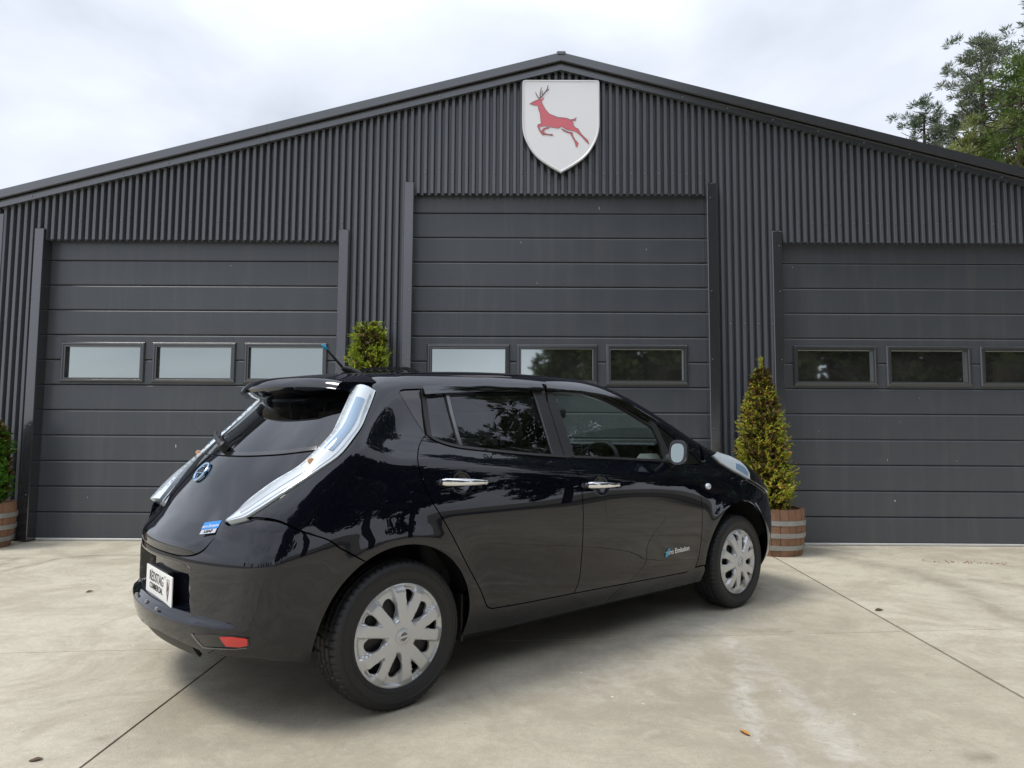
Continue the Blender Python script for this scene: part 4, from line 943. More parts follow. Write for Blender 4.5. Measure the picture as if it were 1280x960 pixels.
# ---- front wing, bonnet, windscreen, roof
def bon_y(x): return float(np.interp(x,[2.44,2.6,2.8,3.0,3.2,3.35,3.45],[.70,.715,.71,.68,.62,.54,.45]))
def bon_edge(x): y=bon_y(x); z=float(top_pt(np.array(x),np.array(y))[2]); return (float(side_s(np.array(x),np.array(y))),z)
BE=[bon_edge(x) for x in np.linspace(2.46,3.45,16)]
NOSE=[(3.45,.45),(3.52,.32),(3.56,.16),(3.57,0)]
def nose_pt(x,y): z=float(top_pt(np.array(x),np.array(y))[2]); return (float(side_s(np.array(x),np.array(y))),z)
NE=[nose_pt(x,y) for x,y in NOSE]
afa=math.degrees(math.atan2(.60-.32,.29))
WINGF=arc(2.7,.32,AF,176,afa,24)
wing=panel('front_wing',[(2.147,.982),(2.363,.985),(2.42,1.0)]+[TE[-1]]+BE[:12]+[(3.17,.745),WINGF[-1]]+WINGF[::-1][1:]+[(2.30,.338),(2.206,.335)]+FG[::-1][2:],M['paint'],grid=.03); mirror_copy(wing)
CENF=SF+RF*math.pi/2
mirf=lambda P:[(2*CENF-s,z) for s,z in P][::-1]
FB=BE[11:]+NE[1:-1]; AB=arc(2.7,.32,AF,afa,-14,14)
FBH=FB+[];lowf=[(3.5,.20),(3.8,.19),(4.0,.19)]
hp=[WINGF[-1],(3.17,.745)]+FB
panel('front_bumper',hp+mirf(hp)+[(2*CENF-s,z) for s,z in AB]+[(2*CENF-s,z) for s,z in lowf]+lowf[::-1]+AB[::-1][:-1],M['paint'],side=1,grid=.05)
bp=[(x,bon_y(x)) for x in np.linspace(2.50,3.45,16)]+NOSE[1:-1]; cow=[(2.50,-.72),(2.58,-.5),(2.64,-.2),(2.65,0),(2.64,.2),(2.58,.5)]
panel('bonnet',cow+bp+[(3.57,0)]+[(x,-y) for x,y in bp[::-1]][:-1],M['paint'],side=1,proj='top',grid=.05)
wx=[x for x in np.linspace(1.66,2.46,14)]
wsr=[(x,float(yw(np.array(x)))) for x in wx]; hdr=[(1.66,.48),(1.70,.25),(1.71,0),(1.70,-.25),(1.66,-.48)]; cowb=[(2.52,.64),(2.58,.45),(2.635,.2),(2.645,0),(2.635,-.2),(2.58,-.45),(2.52,-.64)]
panel('windscreen',wsr[::-1]+hdr[1:-1]+[(x,-y) for x,y in wsr]+cowb[::-1],M['gf'],side=1,proj='top',grid=.06,off=-.004,rim=.003)
rr=[(x,float(yw(np.array(x)))) for x in np.linspace(.04,1.65,24)]
panel('roof',rr+hdr[1:-1]+[(x,-y) for x,y in rr[::-1]]+[(.045,-.25),(.045,0),(.045,.25)],M['paint'],side=1,proj='top',grid=.05)
hl=[(2.53,1.036),(2.592,.986),(2.72,.931),(2.854,.885),(2.92,.862),(2.95,.90),(2.93,.945),(2.88,.985),(2.76,1.025),(2.62,1.055)]
head=panel('headlight',hl,M['lamp'],off=.012,rim=.02,gap=0,grid=.03)
panel('headlight_lens',[(2.76,.940),(2.85,.903),(2.90,.885),(2.92,.90),(2.90,.94),(2.84,.965),(2.78,.975)],M['lampb'],head,off=.0145,rim=.004,gap=0,grid=.03)
panel('headlight_front',[(2.925,.862),(3.0,.834),(3.2,.757),(3.24,.78),(3.12,.85),(3.0,.93),(2.89,.982),(2.94,.945),(2.958,.90)],M['gloss'],head,off=.011,rim=.02,gap=0,grid=.03)
panel('headlight_chrome',[(2.92,.856),(3.0,.828),(3.2,.75),(3.2,.757),(3.0,.836),(2.92,.864)],M['chrome'],head,off=.015,rim=.006,gap=0,grid=.03); mirror_copy(head)
q0,n0=flank(2.335,.842); ax=Vector((1,0,0)); ax=(ax-n0*ax.dot(n0)).normalized(); ay=n0.cross(ax)
def disc(name,c,ax,ay,n0,rx,ry,h,m,parent,dome=.4):
    V=[];n=20
    for s,hh in ((1,0),(1,h*.6),(.8,h),):
        for k in range(n): a=2*math.pi*k/n; V.append(tuple(c+ax*rx*s*math.cos(a)+ay*ry*s*math.sin(a)+n0*hh))
    V.append(tuple(c+n0*h*1.15)); F_=[(j*n+k,j*n+(k+1)%n,(j+1)*n+(k+1)%n,(j+1)*n+k) for j in range(2) for k in range(n)]+[(2*n+k,2*n+(k+1)%n,3*n) for k in range(n)]
    return mesh(name,V,F_,m,parent,smooth=True)
ml=disc('side_marker',q0,ax,ay,n0,.030,.020,.010,M['lamp'],wing); disc('marker_bulb',q0+n0*.010,ax,ay,n0,.008,.008,.003,M['lampc'],wing)
# ---- rear bumper
def bump_disp(s,z):
    u=np.abs(s-CEN)
    rec=-.055*sstep(-u,-.318-.10*np.clip(.63-z,0,.2),-.300-.10*np.clip(.63-z,0,.2))*sstep(z,.432,.446)*sstep(-z,-.628,-.606)
    lip=.030*(1-sstep(z,.405+.0*u,.432))*(1-sstep(u,.40,.62))*(1-.0*u)
    slot=-.026*sstep(s+0*z,.0,1)*0
    shelf=.014*(1-sstep(z,.655,.70))*(1-sstep(u,.50,.66))*sstep(z,.60,.64)*0
    return rec+lip+flare(np.where(s<CEN,2*CEN-s,s),z)*.65*sstep(z,.66,.80)
TGB=catmull([(-.625,.806),(-.640,.765),(-.666,.715),(-.690,.688),(-.735,.668),(-.812,.657),(-.932,.655),(CEN,.655)],4)
BB=[(-.33,.258),(-.379,.272),(-.491,.298),(-.608,.309),(-.67,.318),(-.775,.330),(-.92,.338),(CEN,.340)]
half=BGAP[::-1][:-1]+[(-.505,.813)]+[(-.543,.799),(-.578,.789),(-.604,.795)]+TGB
archb=arc(0,.32,AR,th,189,16)
hh=[archb[-1]]+archb[::-1][1:]+half
ex=[(CEN+a,b) for a in np.arange(-.38,.381,.012) for b in list(np.arange(.395,.45,.006))+list(np.arange(.598,.636,.007))]+[(CEN+k*(u),b) for k in(-1,1) for u in np.arange(.285,.36,.006) for b in np.arange(.45,.6,.02)]
bumper=panel('rear_bumper',hh+mir(hh)[1:]+mir(BB)+BB[::-1][1:],M['paint'],side=-1,grid=.026,disp=bump_disp,extra=ex)
# reflector slots either side
rs=[(-.676,.376),(-.60,.390),(-.52,.392),(-.470,.386),(-.473,.353),(-.50,.346),(-.56,.346),(-.635,.340)]
sl=panel('reflector_slot',rs,M['gloss'],bumper,disp=bump_disp,off=.0025,rim=.004,gap=0,grid=.02)
rr_=panel('red_reflector',[(-.562,.384),(-.52,.388),(-.474,.383),(-.477,.357),(-.502,.350),(-.545,.352)],M['refl'],bumper,disp=bump_disp,off=.006,rim=.006,gap=0,grid=.02)
pe=panel('slot_edge',[(-.684,.377),(-.674,.379),(-.632,.339),(-.52,.343),(-.48,.349),(-.48,.345),(-.52,.339),(-.636,.334)],M['trim'],bumper,disp=bump_disp,off=.005,rim=.004,gap=0,grid=.02)
for o in (sl,rr_,pe): mirror_copy(o,bumper)
# black lower valance
va=[(-.72,.322),(-.80,.330),(-.92,.335),(CEN,.337)]
panel('rear_valance',va+mir(va)[1:]+[(a,b-.055) for a,b in mir(va)[::-1]][::1][1:][:0]+[(2*CEN-a,b-.06) for a,b in va]+[(a,b-.06) for a,b in va[::-1]][1:],M['plast'],bumper,side=-1,disp=bump_disp,off=-.012,gap=0)
# number plate on its bracket
xp=-.785+.016
plate=MB().bbox(-.003,.003,-.212,.212,-.063,.063,.0015).build('number_plate',M['wplate'],CAR); plate.location=(xp+.010,-.050,.495)
ax,ay,n0=Vector((0,-1,0)),Vector((0,0,1)),Vector((-1,0,0))
text('plate_lettering','REDSTAG',.060,M['ink'],plate,(-.0036,.035,.020),(ax,ay,n0),bold=.0003,sx=.92)
text('plate_lettering','COMMERCIAL',.038,M['ink'],plate,(-.0036,.035,-.022),(ax,ay,n0),bold=.0002,sx=.92)
mb=MB()   # shield mark at the right of the lettering
P=[(-.016,.045),(.016,.045),(.016,.0),(0,-.045),(-.016,.0)]
for a,b in zip(P,P[1:]+P[:1]): mb.tube([(-.0038,-.155-a[0],a[1]),(-.0038,-.155-b[0],b[1])],.0014,4)
mb.tube([(-.0038,-.155+.006,.036),(-.0038,-.155-.004,.012),(-.0038,-.155+.007,-.004),(-.0038,-.155+.001,-.03)],[.002,.005,.004,.002],5)
mb.build('plate_shield_mark',M['redline'],plate)
mb=MB()
for y in (-.11,.11): mb.tube([(-.003,y,.052),(-.008,y,.052)],[.007,.005],8)
tag(mb.build('plate_screws',M['chrome'],plate,smooth=True,sharp=40),kind='stuff')
MB().bbox(xp+.015,xp+.045,-.15,.15,.45,.56,.004).build('plate_bracket',M['plast'],CAR)
mb=MB()
for y in (-.19,-.02,.16): mb.tube([(-.80,y,.418),(-.80,y,.428)],[.008,.006],8)
tag(mb.build('bumper_clips',M['hoop'],bumper,smooth=True),kind='stuff')
# ---- tailgate
GB_=catmull([(CEN,1.066),(-.95,1.066),(-.75,1.068),(-.55,1.078),(-.42,1.092),(-.355,1.101)],4)
tl=TGB[::-1]+[(-.623,.82)]+[q for q in LI if q[1]<1.10]+GB_[::-1]
def tg_disp(s,z):
    u=np.abs(s-CEN); return -.010*np.exp(-((z-.80)/.06)**2)*(1-sstep(u,.30,.42))+.012*np.exp(-((z-.695)/.03)**2)*(1-sstep(u,.28,.42))
tg=panel('tailgate',tl+[(2*CEN-s,z) for s,z in tl[::-1]][1:-1],M['paint'],side=-1,grid=.028,disp=tg_disp)
gl=GB_+[q for q in LI if q[1]>1.11 and q[1]<1.388]
panel('tailgate_glass',gl+[(CEN,1.386)]+[(2*CEN-s,z) for s,z in gl[::-1]][:-1],M['gr'],tg,side=-1,off=-.003,grid=.05,rim=.004,gap=.003)
panel('glass_trim',[(a,b+.004) for a,b in GB_]+[(a,b+.020) for a,b in GB_[::-1]],M['gloss'],tg,side=-1,off=.001,gap=0,rim=.003)
# emblem
def rear(s,z,o=0):
    q=side_pt(np.array([s]),np.array([z])); g=grad(q[:,0],q[:,1],q[:,2])[0]; q=q[0]; return Vector((q[0],-q[1],q[2]))+Vector((g[0],-g[1],g[2]))*o,Vector((g[0],-g[1],g[2]))
c,n0=rear(CEN,.985,.004); ax=Vector((0,-1,0)); ay=n0.cross(ax)
if ay.z<0: ay=-ay
mb=MB(); nn=28
mb.tube([c+ax*.055*math.cos(a)+ay*.048*math.sin(a)+n0*.004 for a in np.linspace(0,2*math.pi,nn)],.0065,8,cap=False)
mb.add([tuple(c+ax*a+ay*b+n0*h) for a,b,h in ((-.06,-.012,0),(.06,-.012,0),(.06,.012,0),(-.06,.012,0),(-.058,-.010,.010),(.058,-.010,.010),(.058,.010,.010),(-.058,.010,.010))],[(4,5,6,7),(0,1,5,4),(1,2,6,5),(2,3,7,6),(3,0,4,7)])
em=mb.build('tail_emblem',M['embl'],tg,smooth=True,sharp=35)
text('emblem_lettering','NISSAN',.024,M['ink'],tg,c+n0*.0105,(ax,ay,n0),bold=.0006,sx=1.1)
c,n0=rear(-.690,.787,.006); ax=(Vector((.6,-1,0))); ax=(ax-n0*ax.dot(n0)).normalized(); ay=n0.cross(ax)
if ay.z<0: ay=-ay; 
ax=ay.cross(n0)
def plaque(name,c,w,h,m,t=.002):
    V=[tuple(c+ax*a+ay*b+n0*z) for z in (0,t) for a,b in ((-w,-h),(w,-h),(w,h),(-w,h))]
    return mesh(name,V,[(4,5,6,7),(0,1,5,4),(1,2,6,5),(2,3,7,6),(3,0,4,7)],m,tg)
plaque('blue_badge',c,.055,.017,M['blue'])
text('badge_lettering','zero Emission',.019,M['inkw'],tg,c+n0*.0024-ay*.004,(ax,ay,n0))
plaque('silver_badge',c-ay*.029,.05,.010,M['chrome'])
text('badge_lettering','LEAF',.017,M['ink'],tg,c-ay*.029+n0*.0024,(ax,ay,n0),bold=.0005,sx=1.5)
# rear wiper
p,n0=rear(CEN+.05,1.095,.012)
wp=MB(); wp.tube([p-n0*.01,p+n0*.026,p+n0*.034],[.024,.022,.010],10)
e,_=rear(CEN-.36,1.155,.035); mid,_=rear(CEN-.15,1.13,.045)
wp.tube([p+n0*.022,mid,e],[.015,.011,.008],6)
w=wp.build('rear_wiper',M['plast'],tg,smooth=True,sharp=45)
f0,_=rear(CEN-.08,1.120,.012); f1,_=rear(CEN-.28,1.148,.012); f2,_=rear(CEN-.46,1.165,.012)
MB().tube([f0,f1,f2],.006,5).build('wiper_blade',M['matte'],tg)
# ---- roof spoiler
ys=np.linspace(-.57,.57,41); V=[];Fc=[]
xr=.034; z_at=top_pt(np.full(ys.shape,xr),ys)[:,2]; dz=roof_z(xr,np.abs(ys))-z_at
for y,d in zip(ys,dz):
    xt=-.352+.52*y*y; a=[]
    for t in (0,.12,.25,.38,.5,.6,.7,.78,.84,.89,.92,.945,.965,.98,.99,1.0):
        x=xr+(xt-xr)*t; a.append((x,y,roof_z(np.array(x),np.array(abs(y)))-d*(1-.5*t)+.004-.030*(max(0,t-.86)/.14)**2))
    zt_=a[-1][2]; th0=1-.75*(abs(y)/.57)**4; a.append((xt-.004,y,zt_-.012*th0)); a.append((xt+.006,y,zt_-.026*th0))
    th_=1-.75*(abs(y)/.57)**4; zt_-=0; zb_=1.388; a.append((xt+.06,y,zt_-.040*th_)); a.append((min(xr-.06,-.20+RK(np.array(1.38))*y*y+.05),y,min(zb_-.012*th_,zt_-.045*th_))); a.append((xr,y,min(zb_-.014*th_,a[0][2]-.02*th_)))
    V+=a
m_=21
for i in range(len(ys)-1):
    for k in range(m_-1): Fc.append((i*m_+k,i*m_+k+1,(i+1)*m_+k+1,(i+1)*m_+k))
Fc+=[tuple(range(m_))[::-1],tuple((len(ys)-1)*m_+k for k in range(m_))]
me=bpy.data.meshes.new('roof_spoiler'); bm=bmesh.new(); vs=[bm.verts.new(v) for v in V]
for f in Fc: bm.faces.new([vs[i] for i in f])
bmesh.ops.recalc_face_normals(bm,faces=bm.faces)
for f in bm.faces: f.smooth=True
bm.to_mesh(me); bm.free(); me.set_sharp_from_angle(angle=math.radians(38)); me.materials.append(M['paint']); spo=link('roof_spoiler',me,CAR)
MB().bbox(-.225,-.20,-.16,.16,1.375,1.392,.004).build('high_brake_lamp',M['lampc'],spo)
# ---- tail lamps
def lamp_disp(s_,z_):
    di,do=poly_d(s_,z_,LLI),poly_d(s_,z_,LLO); u=di/(di+do+1e-6)
    return .012+(lamp_top(z_)-.012)*u**1.25+(.010+.020*sstep(z_,.95,1.15))*np.sin(np.pi*np.clip(u,0,1))
tlp=panel('tail_lamp',LLO+LLI,M['lamp'],off=.0,rim=.065,gap=.001,grid=.02,disp=lamp_disp)
LO,LI=LLO,LLI
def mixl(t): 
    n=24; A=np.array(resample_open(LO,n)); B=np.array(resample_open(LI[::-1],n)); return A*(1-t)+B*t
def resample_open(P,n):
    P=np.array(P); d=np.r_[0,np.cumsum(np.linalg.norm(np.diff(P,axis=0),axis=1))]; t=np.linspace(0,d[-1],n); return np.stack([np.interp(t,d,P[:,0]),np.interp(t,d,P[:,1])],1)
a=mixl(.10);b=mixl(.16); panel('lamp_chrome_line',[tuple(q) for q in a[1:]]+[tuple(q) for q in b[::-1][:-1]],M['lampc'],tlp,disp=lamp_disp,off=.0025,rim=.003,gap=0,grid=.02)
a=mixl(.24);b=mixl(.55); panel('lamp_blue_lens',[tuple(q) for q in a[2:11]]+[tuple(q) for q in b[2:11][::-1]],M['lampb'],tlp,disp=lamp_disp,off=.0025,rim=.003,gap=0,grid=.02)
a=mixl(.30);b=mixl(.62); panel('lamp_clear_lens',[tuple(q) for q in a[13:22]]+[tuple(q) for q in b[13:22][::-1]],M['lampc'],tlp,disp=lamp_disp,off=.0025,rim=.003,gap=0,grid=.02)
mb=MB()
for q in mixl(.78)[1:21]:
    c,n0=rear(q[0],q[1],float(lamp_disp(np.array(q[0]),np.array(q[1])))+.0005); mb.tube([c,c+n0*.0012],[.006,.005],8)
tag(mb.build('led_dots',M['hoop'],tlp),kind='stuff')
q=mixl(.5)[12]; c,n0=rear(q[0],q[1],float(lamp_disp(np.array(q[0]),np.array(q[1])))); disc('indicator_bulb',c,Vector((1,0,0)),Vector((0,0,1)),n0,.016,.013,.004,M['amber'],tlp)
mirror_copy(tlp)
# ---- aerial and roof fins
tp=lambda x,y:Vector(top_pt(np.array([x]),np.array([y]))[0])
b=tp(.17,0.0)
an=MB().tube([b+Vector((.06,0,-.004)),b+Vector((.0,0,.022)),b+Vector((-.04,0,.032))],[.03,.022,.012],10).build('aerial_base',M['plast'],CAR,smooth=True)
MB().tube([b+Vector((-.02,0,.022)),b+Vector((-.135,0,.130))],[.0085,.0055],8).build('aerial_mast',M['plast'],an)
MB().tube([b+Vector((-.130,0,.126)),b+Vector((-.143,0,.138)),b+Vector((-.157,0,.150))],[.008,.011,.006],8).build('aerial_cap',M['cyan'],an)
fm=None
for k in range(13):
    y=-.44+.88*k/12; p=tp(.30,y); V=[]
    for t,h in ((0,.0),(.35,.014),(.7,.021),(1,.019)):
        x=.055-t*.11
        for w in (-.0045,.0045): V.append((x,w*(1-.3*t)+.012*t*t,h-.006)); V.append((x,w*.5+.012*t*t,h+.004))
    F_=[]
    for i in range(3):
        o_=i*4; F_+=[(o_,o_+4,o_+5,o_+1),(o_+2,o_+3,o_+7,o_+6),(o_+1,o_+5,o_+7,o_+3)]
    F_+=[(12,14,15,13),(0,1,3,2)]
    if fm is None: fo=mesh('roof_fin',V,F_,M['plast'],CAR); fm=fo.data
    else: fo=link('roof_fin',fm,CAR)
    fo.location=p
# ---- wheels
def lathe(prof,n,y0=0):
    V=[];F_=[]
    for r,y in prof:
        for k in range(n): a=2*math.pi*k/n; V.append((r*math.cos(a),y,r*math.sin(a)))
    for i in range(len(prof)-1):
        for k in range(n): F_.append((i*n+k,i*n+(k+1)%n,(i+1)*n+(k+1)%n,(i+1)*n+k))
    return V,F_
TR=.316
def tyre_mesh():
    n=300; pr=[(.208,-.080),(.214,-.088),(.222,-.094),(.228,-.097),(.231,-.0985),(.2325,-.1015),(.236,-.1015),(.2375,-.0995),(.255,-.1030),(.270,-.1030),(.2715,-.1055),(.2745,-.1055),(.276,-.1030),(.286,-.1020),(.2865,-.1040),(.289,-.1035),(.297,-.098),(.306,-.090),(.3115,-.080)]
    tread=[(.3135,-.066),(.3135,-.062),(.3065,-.060),(.3065,-.053),(.3145,-.051),(.3155,-.026),(.308,-.024),(.308,-.015),(.316,-.013),(.316,.013),(.308,.015),(.308,.024),(.3155,.026),(.3145,.051),(.3065,.053),(.3065,.060),(.3135,.062),(.3135,.066)]
    prof=pr+tread+[(r,-y) for r,y in pr[::-1]]; V,F_=lathe(prof,n); V=np.array(V).reshape(len(prof),n,3)
    # lateral grooves across the shoulder blocks
    for i,(r,y) in enumerate(prof):
        if .058<abs(y)<.094 and r>.300:
            for k in range(n):
                if k%5==0: V[i,k,0]*=1-.005/r; V[i,k,2]*=1-.005/r
        elif abs(y)<.052 and r>.3125:
            for k in range(n):
                if k%10==(0 if y<0 else 5): V[i,k,0]*=1-.005/r; V[i,k,2]*=1-.005/r
    return V.reshape(-1,3),F_
TV,TF=tyre_mesh()
RC=.2187
def cover_h(r,a):
    """height of the wheel cover face: five forked spokes over a sunk dish"""
    p=2*math.pi/5; q=(a+p/2)%p-p/2; q=np.abs(q)
    x=r*np.cos(q); y=r*np.sin(q)   # along / across the fork axis
    sst=lambda v,a_,b_: (lambda t:t*t*(3-2*t))(np.clip((v-a_)/(b_-a_),0,1))
    # prong centre line: from (.085,.020) to (.212,.066)
    ax_,ay_,bx,by=.080,.015,.210,.058; t=np.clip(((x-ax_)*(bx-ax_)+(y-ay_)*(by-ay_))/((bx-ax_)**2+(by-ay_)**2),0,1)
    d=np.hypot(x-ax_-t*(bx-ax_),y-ay_-t*(by-ay_)); w=.0255+.004*t
    sp_=1-sst(d,w-.004,w+.004)
    hub=1-sst(r,.066,.080); rim=sst(r,RC-.022,RC-.008)
    sp_=sp_*(1-.45*sst(r,RC-.035,RC-.006)); crown=.018*np.cos(np.clip(r/RC,0,1)*1.15)
    return crown+ .021*np.maximum.reduce([sp_,hub,rim*.55])-.004*sst(r,RC-.007,RC)
def holes_cover():
    H=[]
    p=2*math.pi/5
    big=catmull([(.078,0.),(.092,.012),(.124,.028),(.156,.0275),(.173,.006),(.168,-.016),(.136,-.0265),(.100,-.015)],3,True)
    small=catmull([(.130,0.),(.148,.0135),(.178,.0215),(.191,.009),(.191,-.009),(.178,-.0215),(.148,-.0135)],3,True)
    for k in range(5):
        H.append([(r,0,k*p+p/2,w) for r,w in big]); H.append([(r,0,k*p,w) for r,w in small])
    return [[(r*math.cos(c)-w*math.sin(c),r*math.sin(c)+w*math.cos(c)) for r,_,c,w in h] for h in H]
def cover_mesh(rot):
    H=holes_cover(); pts=[];E=[]
    def ringp(P):
        b=len(pts); pts.extend(P); E.extend([(b+i,b+(i+1)%len(P)) for i in range(len(P))])
    ringp([(RC*math.cos(t),RC*math.sin(t)) for t in np.linspace(0,2*math.pi,120,endpoint=False)])
    for h in H: ringp(h)
    G=np.array([(x,y) for x in np.arange(-.22,.2201,.0052) for y in np.arange(-.22,.2201,.0052)]); r=np.hypot(G[:,0],G[:,1]); ok=r<RC-.003
    for h in H: h_=np.array(h); ok&=~inside(G,h_)&(dist_poly(G,h_)>.0025)
    pts_=[Vector(q) for q in pts]+[Vector(q) for q in G[ok]]
    R_=delaunay_2d_cdt(pts_,E,[],0,1e-6); V2=np.array([tuple(q) for q in R_[0]]); T_=np.array([f for f in R_[2] if len(f)==3]); c=V2[T_].mean(1); ok=np.hypot(c[:,0],c[:,1])<RC
    for h in H: ok&=~inside(c,np.array(h))
    T_=T_[ok]; h=cover_h(np.hypot(V2[:,0],V2[:,1]),np.arctan2(V2[:,1],V2[:,0]))
    e1=set()
    for f in T_:
        for a,b in ((f[0],f[1]),(f[1],f[2]),(f[2],f[0])): e1.add((a,b))
    be=[(a,b) for a,b in e1 if (b,a) not in e1]; bv=sorted({v for e in be for v in e}); ix={v:i for i,v in enumerate(bv)}; n0=len(V2)
    # the wheel's outside faces -y
    V=[(x,-.075-hh,z) for (x,z),hh in zip(V2,h)]+[(V2[v][0],-.075-h[v]+.014,V2[v][1]) for v in bv]
    F_=[tuple(f) for f in T_]+[(b,a,n0+ix[a],n0+ix[b]) for a,b in be]; ns=len(V)
    mi=[0]*len(F_)
    # centre cap with a ring and bar mark
    mb=MB(); mb.tube([(0,-.105,0),(0,-.1175,0),(0,-.120,0)],[.036,.035,.028],28,m=0)
    ring=[(.0205*math.cos(t),-.1215,.0205*math.sin(t)) for t in np.linspace(0,2*math.pi,25)]; mb.tube(ring,.0028,6,m=0,cap=False); mb.box(-.0255,.0255,-.1235,-.1195,-.0048,.0048,m=0)
    mb.tube([(.0,-.1195,0),(0,-.1204,0)],[.0185,.0185],20,m=1)
    b=len(V); V+=mb.v; F_+=[tuple(i+b for i in f) for f in mb.f]; mi+=mb.m
    me=bpy.data.meshes.new('wheel_cover'); me.from_pydata(V,[],[tuple(map(int,f)) for f in F_]); me.materials.append(M['cover']); me.materials.append(M['trim']); me.polygons.foreach_set('material_index',mi)
    me.polygons.foreach_set('use_smooth',[True]*len(me.polygons)); me.update(); me.set_sharp_from_angle(angle=math.radians(50)); return me
CVM=cover_mesh(0)
def orient(me):
    bm=bmesh.new(); bm.from_mesh(me); bmesh.ops.recalc_face_normals(bm,faces=bm.faces); bm.to_mesh(me); bm.free()
orient(CVM)
tyre_me=None
def wheel(x,side,rot,turn=0):
    global tyre_me
    V,F_=lathe([(.05,-.066),(.10,-.070),(.17,-.062),(.195,-.030),(.20,-.080),(.207,-.088),(.209,-.082),(.19,.05),(.20,.085),(.10,.06)],40)
    w=mesh('wheel',V,F_,M['steel'],CAR,smooth=True,sharp=40); w.location=(x,side*.768,TR-.004); w.rotation_euler=(0,0,turn+(math.pi if side>0 else 0))
    if tyre_me is None:
        ty=mesh('tyre',TV,TF,M['tyre'],w,smooth=True,sharp=32); orient(ty.data); tyre_me=ty.data
    else: link('tyre',tyre_me,w)
    c=link('wheel_cover',CVM,w); c.rotation_euler=(0,rot,0)
    mb=MB()
    for k in range(5): a=k*2*math.pi/5+.3; mb.tube([(.057*math.cos(a),-.062,.057*math.sin(a)),(.057*math.cos(a),-.082,.057*math.sin(a))],[.011,.009],6)
    mb.tube([(.17*math.cos(-1.2),-.07,.17*math.sin(-1.2)),(.165*math.cos(-1.2),-.095,.165*math.sin(-1.2))],[.004,.004],6)
    mb.build('wheel_bolts',M['screw'],w); return w
wheel(0,-1,-math.radians(6)); wheel(2.7,-1,-math.radians(30)); wheel(0,1,.4); wheel(2.7,1,.9)
# ---- wheel wells, underbody
for x,r in ((0,.425),(2.7,.445)):
    for s in (-1,1):
        V=[];F_=[];n=22
        for i in range(n+1):
            a=math.radians(-4+188*i/n)
            for y in ((.835 if math.sin(a)*r>.15 else .765),.52): V.append((x+r*math.cos(a),s*y,.32+r*math.sin(a)))
        for i in range(n): F_.append((2*i,2*i+2,2*i+3,2*i+1))
        F_.append(tuple(2*i+1 for i in range(n+1)))
        mesh('wheel_arch_liner',V,F_,M['matte'],CAR)
for s in (-1,1): mb=MB().bbox(.372,.386,*sorted((s*.66,s*.80)),.20,.42,.004).build('mud_flap',M['plast'],CAR)
MB().box(.43,2.24,-.74,.74,.19,.215).box(-.40,.43,-.52,.52,.21,.235).box(2.24,3.35,-.50,.50,.19,.215).box(-.60,-.40,-.45,.45,.27,.285).build('underbody',M['matte'],CAR)
# ---- cabin
MB().box(-.30,2.4,-.72,.72,.36,.38).build('cabin_floor',M['seatd'],CAR)
def seat(x,y,m,zs=.55):
    def cush(P,w):   # rounded cushion from a side outline
        bm=bmesh.new(); pts=[(a,b) for a,b in P]; n=len(pts)
        for s_ in (-1,1): 
            for a,b in pts: bm.verts.new((a,y+s_*w,b))
        bm.verts.ensure_lookup_table(); bm.faces.new([bm.verts[i] for i in range(n)]); bm.faces.new([bm.verts[2*n-1-i] for i in range(n)])
        for i in range(n): bm.faces.new([bm.verts[i],bm.verts[i+n],bm.verts[(i+1)%n+n],bm.verts[(i+1)%n]])
        bmesh.ops.recalc_face_normals(bm,faces=bm.faces); bmesh.ops.bevel(bm,geom=bm.edges[:],offset=.035,segments=3,affect='EDGES',profile=.5)
        v=[tuple(q.co) for q in bm.verts]; bm.verts.index_update(); f=[tuple(q.index for q in g_.verts) for g_ in bm.faces]; bm.free(); return v,f
    mb=MB()
    for P,w in (([(x,zs-.15),(x+.5,zs-.10),(x+.52,zs+.02),(x+.05,zs-.02)],.25),([(x-.02,zs-.1),(x+.11,zs-.06),(x-.07,zs+.56),(x-.17,zs+.56)],.235),([(x-.155,zs+.60),(x-.075,zs+.59),(x-.095,zs+.75),(x-.165,zs+.77)],.13)):
        v,f=cush(P,w); mb.add(v,f)
    mb.tube([(x-.115,y-.06,zs+.52),(x-.12,y-.06,zs+.64)],.008,6); mb.tube([(x-.115,y+.06,zs+.52),(x-.12,y+.06,zs+.64)],.008,6)
    return mb.build('car_seat',m,CAR,smooth=True,sharp=50)
seat(1.12,-.37,M['seat']); seat(1.12,.37,M['seat'])
for y in (-.42,.0,.42): seat(.30,y,M['seatd'],.56)
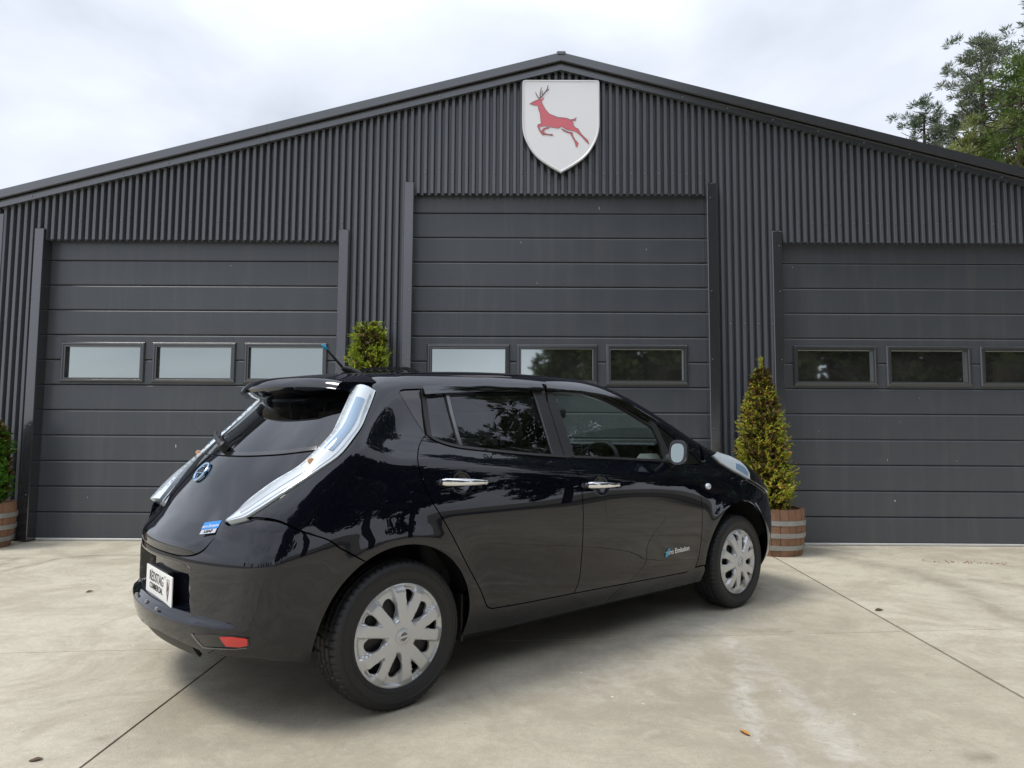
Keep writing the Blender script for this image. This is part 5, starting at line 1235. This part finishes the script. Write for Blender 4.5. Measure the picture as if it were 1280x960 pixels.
V=[];xs_=np.linspace(.15,1.7,9)
for x in xs_:
    for y in np.linspace(-.55,.55,7): V.append((x,y,float(roof_z(np.array(x),np.array(abs(y))))-.075-.25*max(0,abs(y)-.42)))
mesh('headliner',V,[(i*7+k,i*7+k+1,(i+1)*7+k+1,(i+1)*7+k) for i in range(8) for k in range(6)],M['seat'],CAR,smooth=True)
for s_ in (-1,1):
    MB().bbox(.45,2.0,*sorted((s_*.70,s_*.735)),.45,.985,.012).build('door_trim',M['seat'],CAR)
# dashboard, steering wheel, inside mirror
V=[];ys=np.linspace(-.74,.74,13)
for y in ys:
    hump=.05*math.exp(-((y+.37)/.2)**2)
    for a,b in ((1.95,.55),(1.93,.80),(1.95,.93+hump),(2.06,.965+hump),(2.28,.965),(2.55,1.0),(2.60,.6)): V.append((a,y,b))
F_=[(i*7+k,i*7+k+1,(i+1)*7+k+1,(i+1)*7+k) for i in range(12) for k in range(6)]
mesh('dashboard',V,F_,M['dash'],CAR,smooth=True,sharp=60)
cw=Vector((1.78,-.37,.955)); nx=Vector((-.90,0,.44)).normalized(); u_=Vector((0,1,0)); v_=nx.cross(u_)
mb=MB(); mb.tube([cw+u_*.185*math.cos(a)+v_*.185*math.sin(a) for a in np.linspace(0,2*math.pi,33)],.0155,8,cap=False)
for a in (0,math.pi,-math.pi/2 if v_.z>0 else math.pi/2): mb.tube([cw-nx*.02,cw+u_*.18*math.cos(a)+v_*.18*math.sin(a)],[.04,.016],6)
mb.tube([cw-nx*.03,cw+nx*.012],[.07,.055],14); mb.tube([cw-nx*.03,cw-nx*.22],[.045,.05],10)
mb.build('steering_wheel',M['plast'],CAR,smooth=True,sharp=45)
MB().bbox(1.74,1.765,-.13,.13,1.29,1.355,.012).tube([(1.77,0,1.34),(1.81,0,1.42)],.008,6).build('inside_mirror',M['plast'],CAR)
for s in (-1,1): MB().bbox(1.90,2.06,*sorted((s*.60,s*.72)),.98,1.055,.03).build('dash_vent_cover',M['seat'],CAR)
